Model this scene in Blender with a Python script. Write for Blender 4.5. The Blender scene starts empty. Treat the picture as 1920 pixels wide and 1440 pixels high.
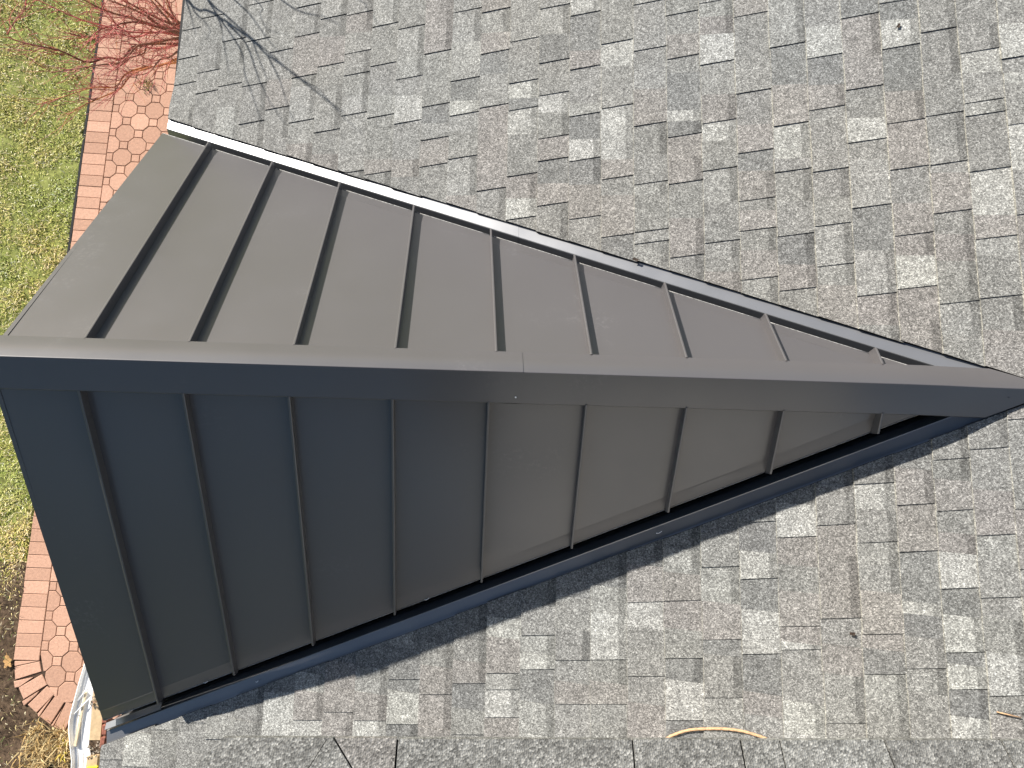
import bpy, math, random
from mathutils import Vector, Matrix, noise
rnd = random.Random(11)
SC = bpy.context.scene
COL = SC.collection

# ---------------------------------------------------------------- camera, sky, sun, exposure
cam = bpy.data.cameras.new('camera')
cam.sensor_fit = 'HORIZONTAL'; cam.sensor_width = 36.0; cam.lens = 36.0 * 1486.22973 / 1920.0
cam.clip_start = 0.02; cam.clip_end = 600.0
camo = bpy.data.objects.new('camera', cam); COL.objects.link(camo)
camo.location = (2.73139, -0.49438, 4.39331); camo.rotation_euler = (0.16802, -0.06225, 0.01976)
SC.camera = camo

SUN = Vector((-0.654, 0.594, 0.468)).normalized()      # towards the sun
world = bpy.data.worlds.new('World'); SC.world = world; world.use_nodes = True
wn = world.node_tree; wn.nodes.clear()
wo = wn.nodes.new('ShaderNodeOutputWorld'); wb = wn.nodes.new('ShaderNodeBackground'); ws = wn.nodes.new('ShaderNodeTexSky')
ws.sky_type = 'NISHITA'; ws.sun_disc = False
ws.sun_elevation = math.asin(SUN.z); ws.sun_rotation = math.atan2(SUN.x, SUN.y)
ws.air_density = 1.0; ws.dust_density = 0.6; ws.ozone_density = 1.0
wb.inputs['Strength'].default_value = 0.062
wn.links.new(ws.outputs[0], wb.inputs[0]); wn.links.new(wb.outputs[0], wo.inputs[0])
sl = bpy.data.lights.new('sun', 'SUN'); sl.energy = 4.5; sl.angle = math.radians(0.53); sl.color = (1.0, 0.95, 0.87)
so = bpy.data.objects.new('sun', sl); COL.objects.link(so); so.location = (-6, 5, 8)
so.rotation_euler = SUN.to_track_quat('Z', 'Y').to_euler()
SC.view_settings.view_transform = 'Standard'; SC.view_settings.look = 'None'
SC.view_settings.exposure = 1.22; SC.view_settings.gamma = 1.0; SC.view_settings.use_curve_mapping = False

# ---------------------------------------------------------------- measured data (metres)
TX=[1.155, 1.2691, 1.3999, 1.5354, 1.6745, 1.8068, 1.942, 2.0801, 2.2156, 2.348, 2.4824, 2.6169, 2.7532, 2.8871, 3.022, 3.1568, 3.2924, 3.4276, 3.5644, 3.6993, 3.8348, 3.97, 4.105, 4.2383, 4.3757, 4.5104, 4.6395, 4.7743, 4.9103, 5.0453, 5.1803, 5.3153, 5.4503, 5.5853, 5.7203, 5.8553, 5.9903, 6.1253, 6.2603, 6.3953, 6.5303, 6.6653, 6.8003, 6.9353, 7.0703]
BX=[1.1013, 1.2199, 1.354, 1.4862, 1.6216, 1.754, 1.8896, 2.0272, 2.1628, 2.299, 2.4401, 2.5755, 2.7122, 2.8469, 2.983, 3.1193, 3.2546, 3.3911, 3.5266, 3.6626, 3.798, 3.9304, 4.0658, 4.196, 4.3282, 4.452, 4.569, 4.6913, 4.8263, 4.9613, 5.0963, 5.2313, 5.3663, 5.5013, 5.6363, 5.7713, 5.9063, 6.0413, 6.1763, 6.3113, 6.4463, 6.5813, 6.7163, 6.8513, 6.9863, 7.1213]
TS=['3714dd 3524dl 3381dd 3217lp 3014dm 2807dp 2616dl 2403ld 2232lm 2059dm 1893dm 1743dm 1618lm', '3633dp 3499dm 3355lm 3149dL 2933dm 2755dp 2628dl 2413dd 2210lm 2112dm 1944lm 1794dm 1676dm', '3704ld 3568lm 3446dm 3332lm 3133lm 2940lm 2804dL 2587dm 2436lm 2283ld 2185lm 1953dm 1816lm 1698dm 1572ll', '3797dd 3580lm 3431ll 3245lm 3077dm 2966lL 2794dd 2663dm 2529ll 2372dm 2159lm 2141dm 1930dm 1824lm 1678dm 1469dm', '3655lm 3500dp 3303dm 3161lm 3030ld 2881dL 2710ll 2582dl 2443dm 2251dp 2134lm 1982lm 1847dm 1684lp 1529dm 1364lm', '3641lm 3467lm 3293ld 3167lm 3076dp 2942lL 2817ll 2635lm 2459ld 2266lm 2109lm 2076dm 1911dp 1684dm 1626ll 1441dm 1319lp', '3767dL 3588dm 3417dp 3323ld 3161lm 2949dp 2764dd 2612lL 2501dp 2286lL 2083ll 1988dm 1876lp 1724dm 1614lm 1370dm 1246lp', '3717lm 3573ld 3445lL 3284lm 3122lL 2920ll 2777lm 2656dp 2480lm 2385lm 2169dm 2058lm 1984dp 1876lm 1771dm 1654dm 1537ll 1441dm 1139dm', '3689lp 3565dp 3364lm 3148lm 2931lm 2727dm 2595dm 2388dm 2173lL 2033ll 1896dm 1772lm 1684dm 1565lm 1518ll 1412dm 1187lp 1119dm', '3705dm 3518lm 3425ld 3291lp 3185dm 3033lp 2906dd 2781dm 2629lm 2538dl 2443lm 2267lm 2139lp 2008lm 1861dl 1722ll 1593dm 1498lL 1363dm 1171lp 1083lm', '3617lp 3412ld 3303ll 3129lp 3039dm 2888dl 2687lm 2488ll 2293dm 2132dl 1983lp 1706dm 1432dd 1337lm 1262dp 1129dm', '3715ll 3550lm 3363dp 3245dm 3102dp 2955ld 2847dd 2741dm 2560dL 2414dm 2238dd 2118dm 1958lm 1901dl 1733ll 1544dd 1432lL 1368dm 1271lm 1152dl 964lp', '3677lL 3473lm 3367dm 3265dp 3152ld 2950dd 2823ll 2661dm 2499ll 2371dm 2232lL 2079ld 1932lp 1877dl 1760lp 1662dd 1547lm 1389dp 1123lp 981dm', '3697dm 3594dm 3430dp 3292lL 3098lp 2914lm 2732ll 2612lm 2503ld 2295dm 2176lp 2066lm 1907lm 1702dm 1492dL 1407ld 1357dL 1229lm 1036dp 922lL 831dm', '3673ll 3496dd 3358ll 3151dm 2964ld 2841lm 2638ll 2527dm 2377lm 2171lm 2036lp 1882lm 1847dl 1706ld 1572dm 1411dL 1318lm 1201dp 1094dd 978lp 883dm', '3768dl 3585lL 3491lm 3300lm 3174ld 3000dL 2879lm 2694lm 2580lp 2410dp 2227dm 2049lm 1857lL 1787dd 1601lp 1519dm 1343ll 1291dd 1172lL 1078dd 958lp 808dm', '3675dl 3567lp 3403lp 3256dp 3054dp 2953ld 2833lm 2676dm 2463dl 2315ll 2217lm 2043dp 1832lm 1623dL 1503lm 1311dL 1147lL 1060lp 978dm 895lp 714dd', '3704dd 3556dp 3381dl 3191lm 3092ll 2898dd 2717lm 2541lL 2360dm 2253lm 2063lm 1955dp 1806lm 1793dm 1566dm 1474ll 1372lp 1209dm 1068lm 939dl 881lm 725dm 673dl', '3619dm 3403dp 3307lm 3187lm 3082ld 2973dp 2871dd 2779dm 2673dp 2503lL 2357dl 2260dm 2162lm 2038lm 1906lp 1781lm 1716dm 1613lp 1506dm 1430ld 1253lL 1204ld 1140dp 1045lp 927dm 765lp 601dm', '3695dm 3556dd 3353lp 3165dd 3039dd 2927lm 2806dm 2664dp 2468dm 2311dm 2195lm 1991dp 1900dm 1756lm 1751dl 1674lp 1590lL 1457dm 1308lp 1185dL 1096lm 971dl 822lm 653dm 522lp', '3671dp 3491ll 3314dd 3194ll 2983lm 2814dd 2713dm 2621lL 2427dp 2235lm 2079lp 1901lm 1731lp 1660dm 1462lm 1303dm 1151lp 1034dd 946lp 823dm 774lp 694dm 603lp 486dl', '3689dm 3595lm 3469dm 3324lm 3152dp 3033ld 2921dl 2796lm 2693lm 2494lm 2324dl 2149lm 1972lL 1811lL 1705ll 1494dd 1312lp 1137dL 985lm 934dm 800lm 659dd 532lp 432dm', '3655ll 3516dm 3320dm 3110dd 2914ld 2811lp 2677dm 2587ll 2467ll 2266dm 2109lm 2011ld 1844lm 1680lm 1557lL 1421dd 1292lp 1190dm 1110lm 921dm 805lm 690dl 522dl 438lp 330lp', '3737dm 3593lm 3494lL 3366dp 3176lp 3049lm 2933ld 2738lm 2526dp 2313lL 2223lm 2005lm 1845dm 1655ld 1582dp 1397lp 1260dm 1127lL 1030dm 948ll 753dd 570ll 393dp 270lm', '3715ll 3518ld 3374dm 3219ld 3122lp 2923lp 2765lm 2647dm 2444lL 2351ld 2161dm 2025dm 1885dp 1739dp 1630lm 1625dd 1539lL 1420dd 1224lp 1095dp 899dm 750lp 626dp 538lL 412dp 284lp', '3633dm 3476dm 3337dd 3236dd 3142lL 3042dm 2874lL 2782dm 2639lm 2539dd 2433dp 2295lm 2151lm 1934dm 1825dl 1605lm 1470dm 1278lm 1109dm 972lm 904dm 862lp 705dm 612lp 506lm 345dl 215lm', '3692lm 3513dp 3384lL 3258lp 3083lm 2920ld 2780dm 2683dd 2500lm 2309dm 2157lm 1996dm 1875lL 1723lm 1581lm 1475lm 1358dL 1264lm 1145dl 1091dm 862dL 677lp 590dl 517lm 359dm 229lp', '3620dd 3529lp 3322dp 3123ll 2956dd 2784lm 2587dm 2478lp 2354lL 2149dm 2053dp 1963lm 1855ll 1726dl 1555lm 1452lL 1313dm 1243lL 1199lm 1037dL 842lm 675dp 506lm 343dm 202lm', '3600dm 3457ld 3287dp 3107dd 2940dm 2790dL 2611lm 2423lm 2294lp 2087lm 1912lm 1742lm 1607dp 1460lm 1352lm 1196ll 1087lp 932dp 756lp 633lm 529lm 329lp 147dL 42dm', '3600ll 3434dd 3274dp 3090lm 2888dm 2760lm 2557dm 2458dL 2265lm 2121dm 1909lp 1730ll 1517lm 1405dm 1245dp 1069lm 944lL 798dl 581dm 408dm 213dm 116lm -46lm', '3600lm 3457dm 3341dm 3221dm 3119lm 2969dd 2816lp 2693ld 2533dm 2440lp 2286lp 2189lm 2044lm 1854lp 1665dm 1452lL 1308lm 1109lm 924ld 754dm 600dp 447ll 352dp 246dm 134dp -8dm', '3600dp 3390dp 3225lm 3095dm 2927ld 2743lp 2653lm 2561dm 2411ll 2260lp 2167ll 1997dm 1792dL 1612dm 1474dm 1332dm 1203lm 1013dl 833dm 626dm 533lp 417ld 213ld 69ld -47ld', '3600dm 3441dm 3338lm 3230lm 3069lL 2882lL 2684ld 2479lm 2388dd 2250lm 2086lp 1926dm 1763dm 1635dd 1482dp 1315dm 1182dm 981dm 803dl 597dm 440lm 311lm 162dL 5ll', '3600dl 3472dm 3301lm 3166dm 3063lm 2861lm 2645dp 2439lm 2243lp 2140lm 2025ll 1919dm 1714ld 1570dm 1422lm 1318dm 1217lm 1042dm 913lp 694ll 523dm 371ll 270ll 132lL', '3600lm 3452lm 3264lm 3151lm 2972lm 2801ll 2644dm 2550dp 2428ll 2251dl 2060lm 1926lm 1715dm 1621lp 1525dL 1392lm 1242dd 1054dL 923dl 751ld 628dd 498lm 314ll 124ll', '3600dm 3435lp 3256dm 3150dl 3019dL 2866dp 2734lm 2609dl 2416lm 2237dm 2146lm 2025lp 1859ll 1751dm 1584lm 1437ld 1337dp 1143dp 970lL 751dm 588dp 458ll 257lm 109dd', '3600dl 3487dm 3303lm 3095dp 2965dp 2872dL 2677lm 2554lm 2336lp 2153lL 2055lp 1959lm 1780lm 1585dl 1403dp 1211dm 993lp 835dd 684lm 521dm 338dm 147lp -46dm', '3600dL 3406dl 3258dL 3070ld 2923ld 2707lp 2507lm 2292lm 2074dm 1863lL 1743dm 1644ll 1492lm 1374lm 1269dm 1141dL 1005dL 902lm 743lm 566dm 437dp 233lm 119ll -26dm', '3600ld 3405dm 3242dl 3034dm 2818lm 2672dm 2541lm 2384dm 2239dp 2065lp 1888lp 1750dd 1657lm 1442lm 1322ll 1198dl 1045dm 875lL 729ll 553dm 396dm 275dd 129dm', '3600lp 3398lL 3195lm 3044dL 2912ll 2701dm 2574ll 2396dd 2258dl 2118lm 1993ll 1875dd 1664dm 1568dl 1422lp 1317dm 1176dm 1045dm 902ll 771lm 566dd 434dp 297lm 188lp 34dm', '3600lL 3475dd 3292dm 3104dd 2939ld 2739lL 2560dd 2441dd 2224lm 2018ld 1910lm 1740lm 1615lm 1488lm 1325dm 1225dm 1122lL 951lL 796lm 628ld 463dl 245dp 80dp', '3600dm 3493dd 3353dm 3253ld 3127dm 2970dp 2752dp 2546lm 2426lp 2218lm 2109lp 2002dm 1907dL 1741lp 1587dm 1451lm 1267dm 1072ll 940lL 806lm 706dm 505dm 299lm 101lm -37dm', '3600lm 3415lm 3246dp 3136dm 3021dp 2829lp 2729dp 2598dd 2433dp 2236dl 2085dp 1964ll 1783lm 1688dd 1536lm 1320lp 1200dL 1087dm 920lm 716lm 597ll 487ll 363lp 183lL 46lm', '3600dp 3405dm 3227lL 3033dl 2817dp 2694lm 2492dp 2290dm 2129ll 1953dd 1807dm 1673dm 1507dd 1322ld 1143dL 950ld 810dp 680ll 562lL 348dl 211ll 49lm']
BS=['-1515dm -1615dm -1792lm -1979dm -2117dm -2316ld -2501lp -2606lm -2815lm -3030dm', '-1411dm -1485lL -1632dm -1768dp -1893dm -2038lp -2164lm -2297ld -2476lm -2681lm -2841lp -2933ll -3107lm', '-1400dl -1462dm -1582lm -1726dm -1877ld -2012ll -2122lm -2244dd -2357lp -2506dL -2650dl -2762lp -2852lL -2969lp -3187dm', '-1365dm -1420dm -1546lm -1717dl -1900ll -2074dp -2267dd -2450lm -2629lp -2729dd -2855dl -2964dm -3088lm', '-1286dm -1381ll -1477dm -1663lm -1817ll -1947dm -2162dm -2362lm -2568dm -2729dm -2890lm -3084lm', '-1253dm -1287dm -1392lm -1524dl -1640dL -1772lp -1900lL -2080lm -2297lm -2394dd -2534ll -2626lm -2830lm -2951ll -3073lL', '-1198dm -1258dL -1445dm -1598lp -1793lm -1970dp -2095lm -2289dd -2476ld -2611dp -2751dm -2964lm -3057dm -3153lm', '-1099dd -1170lL -1245lp -1361dL -1426dm -1577lm -1785ld -1888dm -2082ld -2270dp -2372lm -2559ll -2771lm -2971dm -3184lm', '-1057dd -1112lp -1221lp -1317dp -1460dm -1634ld -1789dm -2000dL -2190lp -2308lp -2454dm -2627lp -2776lp -2930dd -3114dm', '-1015dd -1128dl -1232lp -1339dL -1465dm -1653dd -1851lm -1987dp -2169ld -2311lp -2502dm -2625dd -2733dd -2936lm -3082lm', '-952dl -1039ld -1163dd -1215lL -1341dd -1506lm -1632lp -1798dp -1988lm -2172dm -2387ll -2505dm -2625dl -2814dm -3030dm -3154lm', '-912dd -1008lm -1104lp -1212dp -1346lp -1496dp -1671dm -1853dl -1989lm -2150lm -2296dp -2412lm -2561lL -2740ld -2896dd -3089dd', '-861dd -989lm -1074lp -1158dd -1261lm -1356dm -1520lm -1735lm -1884ld -2064lp -2192dd -2368lm -2474lp -2693ll -2887lm -2997dm -3169lm', '-790dd -893lL -973lp -1108dl -1172dL -1278dp -1469dd -1607dp -1700ll -1833dp -2045dp -2197ld -2330dm -2491dp -2607lp -2703lp -2839dm -2933ld -3076dm -3197dp', '-742dd -837lm -952dl -1028lL -1084dd -1214ll -1334lL -1494lL -1644dL -1819dl -1964dd -2106dp -2276lm -2398ld -2497dp -2715lm -2880dp -2981dd -3084lL', '-673dd -799lm -923lm -1040dm -1127lp -1205dm -1399lm -1582lm -1689lm -1849ld -1943dp -2045lm -2171lm -2313dp -2520dm -2671dL -2766ll -2867lm -3041dm -3177lm', '-626dd -751ll -854lL -956lL -1028dm -1116lp -1194dm -1274lm -1411dl -1587lm -1777lm -1915dl -2121dL -2229dd -2377dm -2566ld -2665lp -2832dp -2940dp -3053ll -3169dm', '-559dd -663lp -802dL -903lm -987lm -1080dm -1184lp -1310lp -1491ll -1676dp -1797dp -1955dm -2116dp -2256dm -2375lL -2578dl -2739lp -2843ll -3052dd -3180dp', '-514dd -597ll -689lp -790dp -899lm -1004dd -1090lL -1229dd -1398dL -1568dL -1719ll -1850lL -2009ld -2161dm -2360ll -2554ld -2687lm -2868lp -3032dm', '-450dd -532lm -657dl -793lp -927dd -987lm -1137dm -1317dm -1524dm -1668lm -1834lm -1948dl -2068lm -2267lm -2467dm -2647dm -2740lp -2904lm -3087dp', '-386dd -484dd -599lL -696dd -816lL -970dd -1113lp -1192lm -1392dL -1541dm -1750lm -1863lL -2040dp -2155dL -2330dp -2472lm -2606dp -2725lm -2928lm -3097dm', '-324dd -415lL -537dp -644lm -741lp -863dp -925lL -946dm -1134lL -1244lL -1395dm -1527lm -1675dm -1856dm -2041dd -2199lL -2361ld -2516lp -2624dp -2715ll -2880lm -3013lp', '-242dm -343lm -488dp -600lp -716lp -827dm -925lp -1027lm -1192dm -1375ld -1533dm -1716dp -1861dm -1969lm -2181dp -2272dm -2399dL -2578lp -2780ld -2942ld -3102dl', '-203dm -334dL -431lm -549dl -634ll -729lp -875dp -931ld -1014dl -1105lm -1229dd -1368dm -1481lm -1574dp -1791dp -1968dp -2097dm -2295dm -2504lp -2682dm -2897lp -3067lm', '-163dm -282lp -409dp -515lp -578dd -761lL -803ld -881lm -985dl -1071lm -1269lm -1367dd -1574lm -1709dl -1869lp -2044dl -2242lm -2334lL -2502lL -2699ll -2849dm -3062dm', '-125dm -243dm -321lp -429dm -512lp -582lL -703dd -801lL -922dd -967lL -1046dd -1141lL -1272ll -1456lp -1648lm -1772dm -1968lm -2177lp -2374dL -2508lm -2608lm -2807lp -2916dp -3032ld -3143lL', '-88dm -205dm -358lp -513dl -602lm -729dm -803lm -920lL -1057dm -1116dp -1305dm -1407lm -1605lp -1818dd -1990dL -2094dm -2243dm -2428dl -2583dm -2698dm -2912dm -3081lm', '71lp -97dm -303lm -418dp -626dm -818lm -947dm -1142lp -1323lm -1514lm -1710dd -1818dm -1920ll -2094dd -2206dm -2302dd -2397lm -2614ld -2782dp -2905lm -3120ll', '100ld -69dL -177dp -383dm -512lL -638lp -775dd -915dm -1021dm -1154lm -1278lm -1448lL -1645lm -1802ll -1927dm -2061dm -2168dm -2374lm -2522lp -2687dp -2848dl -3004dp', '100lm -109dp -221dm -380lm -548lp -714dm -887dd -1083ll -1242dd -1379dm -1487dl -1693dp -1803ld -2007lL -2220dm -2360dl -2465lm -2603ld -2747dL -2930dp -3146lp', '100dm -15dd -137dl -304lm -415dl -601lm -704dm -827lm -984lm -1171lL -1360dL -1541dp -1658dm -1798lm -1899lm -2036ll -2233lm -2363lm -2523lp -2658ld -2772dm -2935lp -3058ll', '100dp -99dp -307lp -468dd -630lp -803dp -896dm -1001dp -1209dm -1401lm -1601lp -1715lm -1842dm -1983dl -2081dp -2188dp -2332lm -2551dm -2702dm -2883dp -3049ld', '100lp -74dm -285dl -459dm -586dp -699dm -895dl -1114lp -1268dm -1390dd -1580dm -1692dp -1883dl -2084lm -2280ld -2379dm -2542dL -2648lm -2768lm -2933dm -3034lL', '100ld 9dm -132dm -296lm -465lm -634ld -813dd -943lm -1082lp -1211lm -1402dl -1608lp -1701dl -1836lm -2048ld -2247lL -2390dm -2572lm -2727lm -2899ld -3016dm -3191dm', '100lp 5dd -162dp -253lp -461lL -608ll -762dm -963dm -1084dm -1215ll -1408dm -1603dp -1776lm -1962ld -2110dL -2290lp -2403dL -2509lp -2698lm -2800ll -2987dm -3150dm', '100dl -57dm -215dp -320dp -444dl -611dm -708ll -840lm -998ll -1158dm -1303lm -1479ll -1588lL -1805ld -1943ld -2102dm -2314lp -2490dd -2672ld -2885dp -3057lm -3193dp', '100lp -2lp -177dp -281dp -397lm -504lp -714lm -871dm -1032lm -1147lm -1280dm -1490ll -1613lm -1730dp -1902lp -2006ld -2138dm -2270dd -2476dm -2679ll -2834lm -2933lm -3133dl', '100lL -25dm -224dm -343ll -500lm -695ld -831dm -1021dd -1201dl -1389dd -1490dp -1592lm -1798lm -1932dp -2098lm -2213ll -2383ld -2588lp -2679lm -2840lp -3046dL -3180lm', '100ll -39ll -138dm -243lL -462dd -629lL -790lp -905dm -1089lm -1297lm -1453dm -1623dm -1793dp -1938lm -2100dm -2213lm -2402dm -2536ll -2711dl -2866lm -3016dL -3195dm', '100ll -95dd -221lp -425lm -573lm -750dm -866lp -971dp -1077dm -1200ll -1409dm -1513ld -1662dp -1868dp -2061lm -2248lp -2360lL -2536lp -2675dp -2803lL -2971ll -3064dl', '100dp -23dm -130ll -297dm -450lm -649lm -797lm -921lp -1063dl -1188dm -1279ll -1475dp -1691lm -1785dm -1878ld -2031dm -2190dl -2385lp -2480lm -2646lm -2789lm -2950dm -3136dp', '100lp -12lp -147lm -345lm -443lm -572dm -785lp -1002lp -1132dl -1325lm -1420dL -1515dd -1626dl -1838dm -2025lm -2177dm -2289dm -2488dp -2703ll -2863dm -3024lm -3117lp', '100lm -108lp -287lm -433dd -534dp -750dm -842lm -1050dp -1262dl -1464dm -1558dm -1669dm -1875lm -1990dm -2114dd -2279dm -2401dm -2508lp -2716lm -2845lm -3032lL -3151dL', '100lm 0dl -97dp -188dL -320dd -470dm -656lp -834ll -944lp -1042dl -1158dm -1305lm -1471dd -1655lm -1846lL -2006dm -2131ld -2282lm -2489lp -2612dp -2739dp -2925lm -3127dd', '100dl -91dm -221lL -402dL -505dm -639ll -819dp -983lm -1159dm -1323dm -1502lp -1708lm -1824ll -1976lm -2069dd -2245lm -2354lp -2514ld -2651dp -2867lm -2961dm -3144lm']
US=[(1.4349, 1.4203), (1.7818, 1.7713), (2.1357, 2.1178), (2.4836, 2.4749), (2.8352, 2.8201), (3.1707, 3.1692), (3.5118, 3.5182), (3.8738, 3.8781), (4.2294, 4.2404)]
LS=[(1.4301, 1.4205), (1.7739, 1.7723), (2.1284, 2.1214), (2.4802, 2.4678), (2.8127, 2.8187), (3.155, 3.1664), (3.5119, 3.52), (3.8623, 3.8767), (4.2224, 4.232)]
CB=[[[-0.6736, -1.6438], [-0.4911, -1.64], [-0.6653, -1.6827]], [[-0.6685, -1.6863], [-0.4837, -1.6421], [-0.4603, -1.7199], [-0.6498, -1.7814]], [[-0.6592, -1.792], [-0.5166, -1.7592], [-0.6114, -1.8339], [-0.6461, -1.8411]], [[-0.6181, -1.8374], [-0.4547, -1.7375], [-0.4063, -1.8147], [-0.572, -1.9247]], [[-0.581, -1.9387], [-0.4587, -1.8573], [-0.4827, -1.8961], [-0.5626, -1.9735]], [[-0.5354, -1.9628], [-0.4055, -1.8218], [-0.3415, -1.8811], [-0.4644, -2.0217]], [[-0.4565, -2.0286], [-0.3605, -1.9023], [-0.443, -2.0529]], [[-0.4363, -2.0493], [-0.3335, -1.8881], [-0.2605, -1.9332], [-0.3517, -2.1045]], [[-0.3474, -2.1114], [-0.2725, -1.9857], [-0.3288, -2.1182]], [[-0.3249, -2.1217], [-0.2494, -1.9366], [-0.1739, -1.9712], [-0.2392, -2.1559]], [[-0.2319, -2.158], [-0.166, -1.9781], [-0.0878, -2.0056], [-0.1429, -2.1901]], [[-0.1354, -2.1936], [-0.0803, -2.0091], [0.0047, -2.0331], [-0.047, -2.2209]]]
STEMS=[(0.013, [(0.447, 3.262, -1.4), (0.386, 3.151, -1.2), (0.311, 3.104, -1.0), (0.247, 3.044, -0.8), (0.245, 2.928, -0.5)]), (0.012, [(0.453, 3.199, -1.4), (0.351, 3.113, -1.2), (0.242, 3.036, -1.0), (0.156, 2.996, -0.9), (0.122, 2.924, -0.7), (0.1, 2.807, -0.4)]), (0.011, [(0.481, 3.121, -1.3), (0.371, 3.089, -1.15), (0.334, 3.063, -1.0), (0.289, 2.989, -0.8), (0.256, 2.902, -0.6), (0.197, 2.832, -0.4)]), (0.01, [(0.444, 3.161, -1.4), (0.358, 3.068, -1.3), (0.286, 2.968, -1.2), (0.243, 2.888, -1.1), (0.233, 2.739, -1.0), (0.182, 2.686, -1.0), (0.105, 2.599, -0.9), (-0.073, 2.557, -0.9), (-0.232, 2.519, -0.9)]), (0.009, [(0.492, 3.001, -1.3), (0.432, 2.868, -1.2), (0.418, 2.779, -1.1), (0.394, 2.623, -1.0), (0.303, 2.597, -1.0)]), (0.009, [(0.408, 3.178, -1.5), (0.153, 3.011, -1.3), (0.104, 2.835, -1.2), (0.037, 2.778, -1.1), (-0.092, 2.74, -1.1), (-0.253, 2.761, -1.0), (-0.384, 2.735, -0.9), (-0.552, 2.782, -0.9), (-0.47, 2.814, -0.8), (-0.425, 2.919, -0.8), (-0.342, 2.955, -0.7)]), (0.009, [(0.366, 3.269, -1.6), (0.197, 3.101, -1.4), (0.21, 2.948, -1.3), (0.162, 2.839, -1.2), (0.139, 2.711, -1.1)]), (0.008, [(0.451, 2.989, -1.4), (0.339, 2.845, -1.3), (0.266, 2.771, -1.2), (0.182, 2.659, -1.1), (0.135, 2.563, -1.1), (0.08, 2.539, -1.1), (0.018, 2.482, -1.0), (-0.177, 2.405, -1.0), (-0.352, 2.334, -1.0)]), (0.008, [(0.485, 2.893, -1.3), (0.418, 2.802, -1.2), (0.238, 2.666, -1.1), (0.155, 2.543, -1.1), (0.081, 2.411, -1.0), (-0.024, 2.352, -1.0), (-0.124, 2.265, -1.0)]), (0.012, [(0.408, 3.318, -1.5), (0.379, 3.272, -1.3), (0.377, 3.222, -1.1), (0.381, 3.166, -0.9)]), (0.01, [(0.371, 3.359, -1.6), (0.223, 3.306, -1.5), (0.145, 3.212, -1.3), (0.037, 3.116, -1.2), (-0.024, 3.001, -1.1), (-0.06, 2.869, -1.0), (-0.141, 2.84, -0.9)]), (0.008, [(0.408, 3.271, -1.5), (0.16, 3.057, -1.2), (0.011, 3.025, -1.1), (-0.079, 2.948, -0.9), (-0.252, 2.971, -0.8), (-0.307, 2.957, -0.7)]), (0.01, [(0.481, 3.211, -1.3), (0.462, 3.186, -1.2), (0.447, 3.218, -1.1), (0.458, 3.234, -1.0)]), (0.01, [(0.526, 3.088, -1.2), (0.466, 3.071, -1.0), (0.425, 3.093, -0.9), (0.433, 3.033, -0.7)]), (0.008, [(0.332, 3.37, -1.7), (0.186, 3.258, -1.5), (0.093, 3.14, -1.4), (-0.023, 3.103, -1.3), (-0.068, 2.999, -1.2), (-0.075, 2.827, -1.1)]), (0.008, [(0.37, 3.222, -1.6), (0.24, 3.122, -1.5), (0.159, 3.076, -1.4), (0.067, 3.118, -1.3), (0.016, 3.136, -1.2), (0.048, 3.088, -1.0)])]
OVER=[(0.011, [(0.579, 2.775, 0.832), (0.656, 2.744, 0.964), (0.792, 2.635, 1.117), (0.777, 2.641, 1.216), (0.825, 2.606, 1.338), (0.929, 2.509, 1.479), (0.932, 2.513, 1.585)]), (0.009, [(0.702, 2.752, 0.875), (0.663, 2.784, 1.019), (0.664, 2.757, 1.176), (0.689, 2.735, 1.342), (0.667, 2.737, 1.492)]), (0.006, [(0.738, 2.669, 0.905), (0.632, 2.753, 1.008), (0.521, 2.79, 1.126), (0.396, 2.819, 1.239), (0.281, 2.826, 1.356)]), (0.007, [(0.744, 2.663, 0.923), (0.72, 2.663, 1.007), (0.694, 2.62, 1.124), (0.609, 2.584, 1.226), (0.537, 2.562, 1.337), (0.466, 2.543, 1.443)]), (0.006, [(0.762, 2.643, 0.982), (0.771, 2.61, 1.094), (0.666, 2.569, 1.274), (0.618, 2.547, 1.381), (0.583, 2.525, 1.493)]), (0.006, [(0.571, 2.793, 0.829), (0.314, 2.942, 1.053), (0.069, 3.084, 1.281)]), (0.005, [(0.579, 2.775, 0.832), (0.337, 2.963, 1.061), (0.091, 3.152, 1.289)]), (0.004, [(0.967, 2.718, 0.969), (0.825, 2.779, 1.128), (0.678, 2.863, 1.286), (0.597, 2.991, 1.467)]), (0.005, [(1.079, 2.707, 1.008), (1.039, 2.761, 1.204), (0.964, 2.891, 1.387), (0.876, 3.002, 1.565)]), (0.005, [(0.841, 2.584, 1.171), (0.783, 2.555, 1.3), (0.695, 2.532, 1.427), (0.657, 2.52, 1.497)]), (0.005, [(0.824, 2.606, 1.094), (0.749, 2.592, 1.206), (0.508, 2.732, 1.436)]), (0.004, [(0.631, 2.696, 0.851), (0.439, 2.841, 1.097), (0.129, 3.049, 1.302)]), (0.004, [(1.454, 2.642, 1.14), (1.306, 2.793, 1.402), (1.1, 2.929, 1.644)]), (0.004, [(0.898, 2.541, 1.325), (0.945, 2.517, 1.419), (0.933, 2.49, 1.554), (0.946, 2.47, 1.668)]), (0.005, [(0.86, 2.723, 0.931), (0.764, 2.79, 1.107), (0.669, 2.828, 1.283), (0.571, 2.87, 1.458)])]
ROPE=[(3.4847, -1.3325, 1.2268), (3.5133, -1.3106, 1.2369), (3.5551, -1.2838, 1.2516), (3.6077, -1.2627, 1.2701), (3.6633, -1.2529, 1.2897), (3.7275, -1.2471, 1.3123), (3.7871, -1.2492, 1.3332), (3.8439, -1.2607, 1.3532), (3.879, -1.2722, 1.3656), (3.9171, -1.287, 1.379)]

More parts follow.
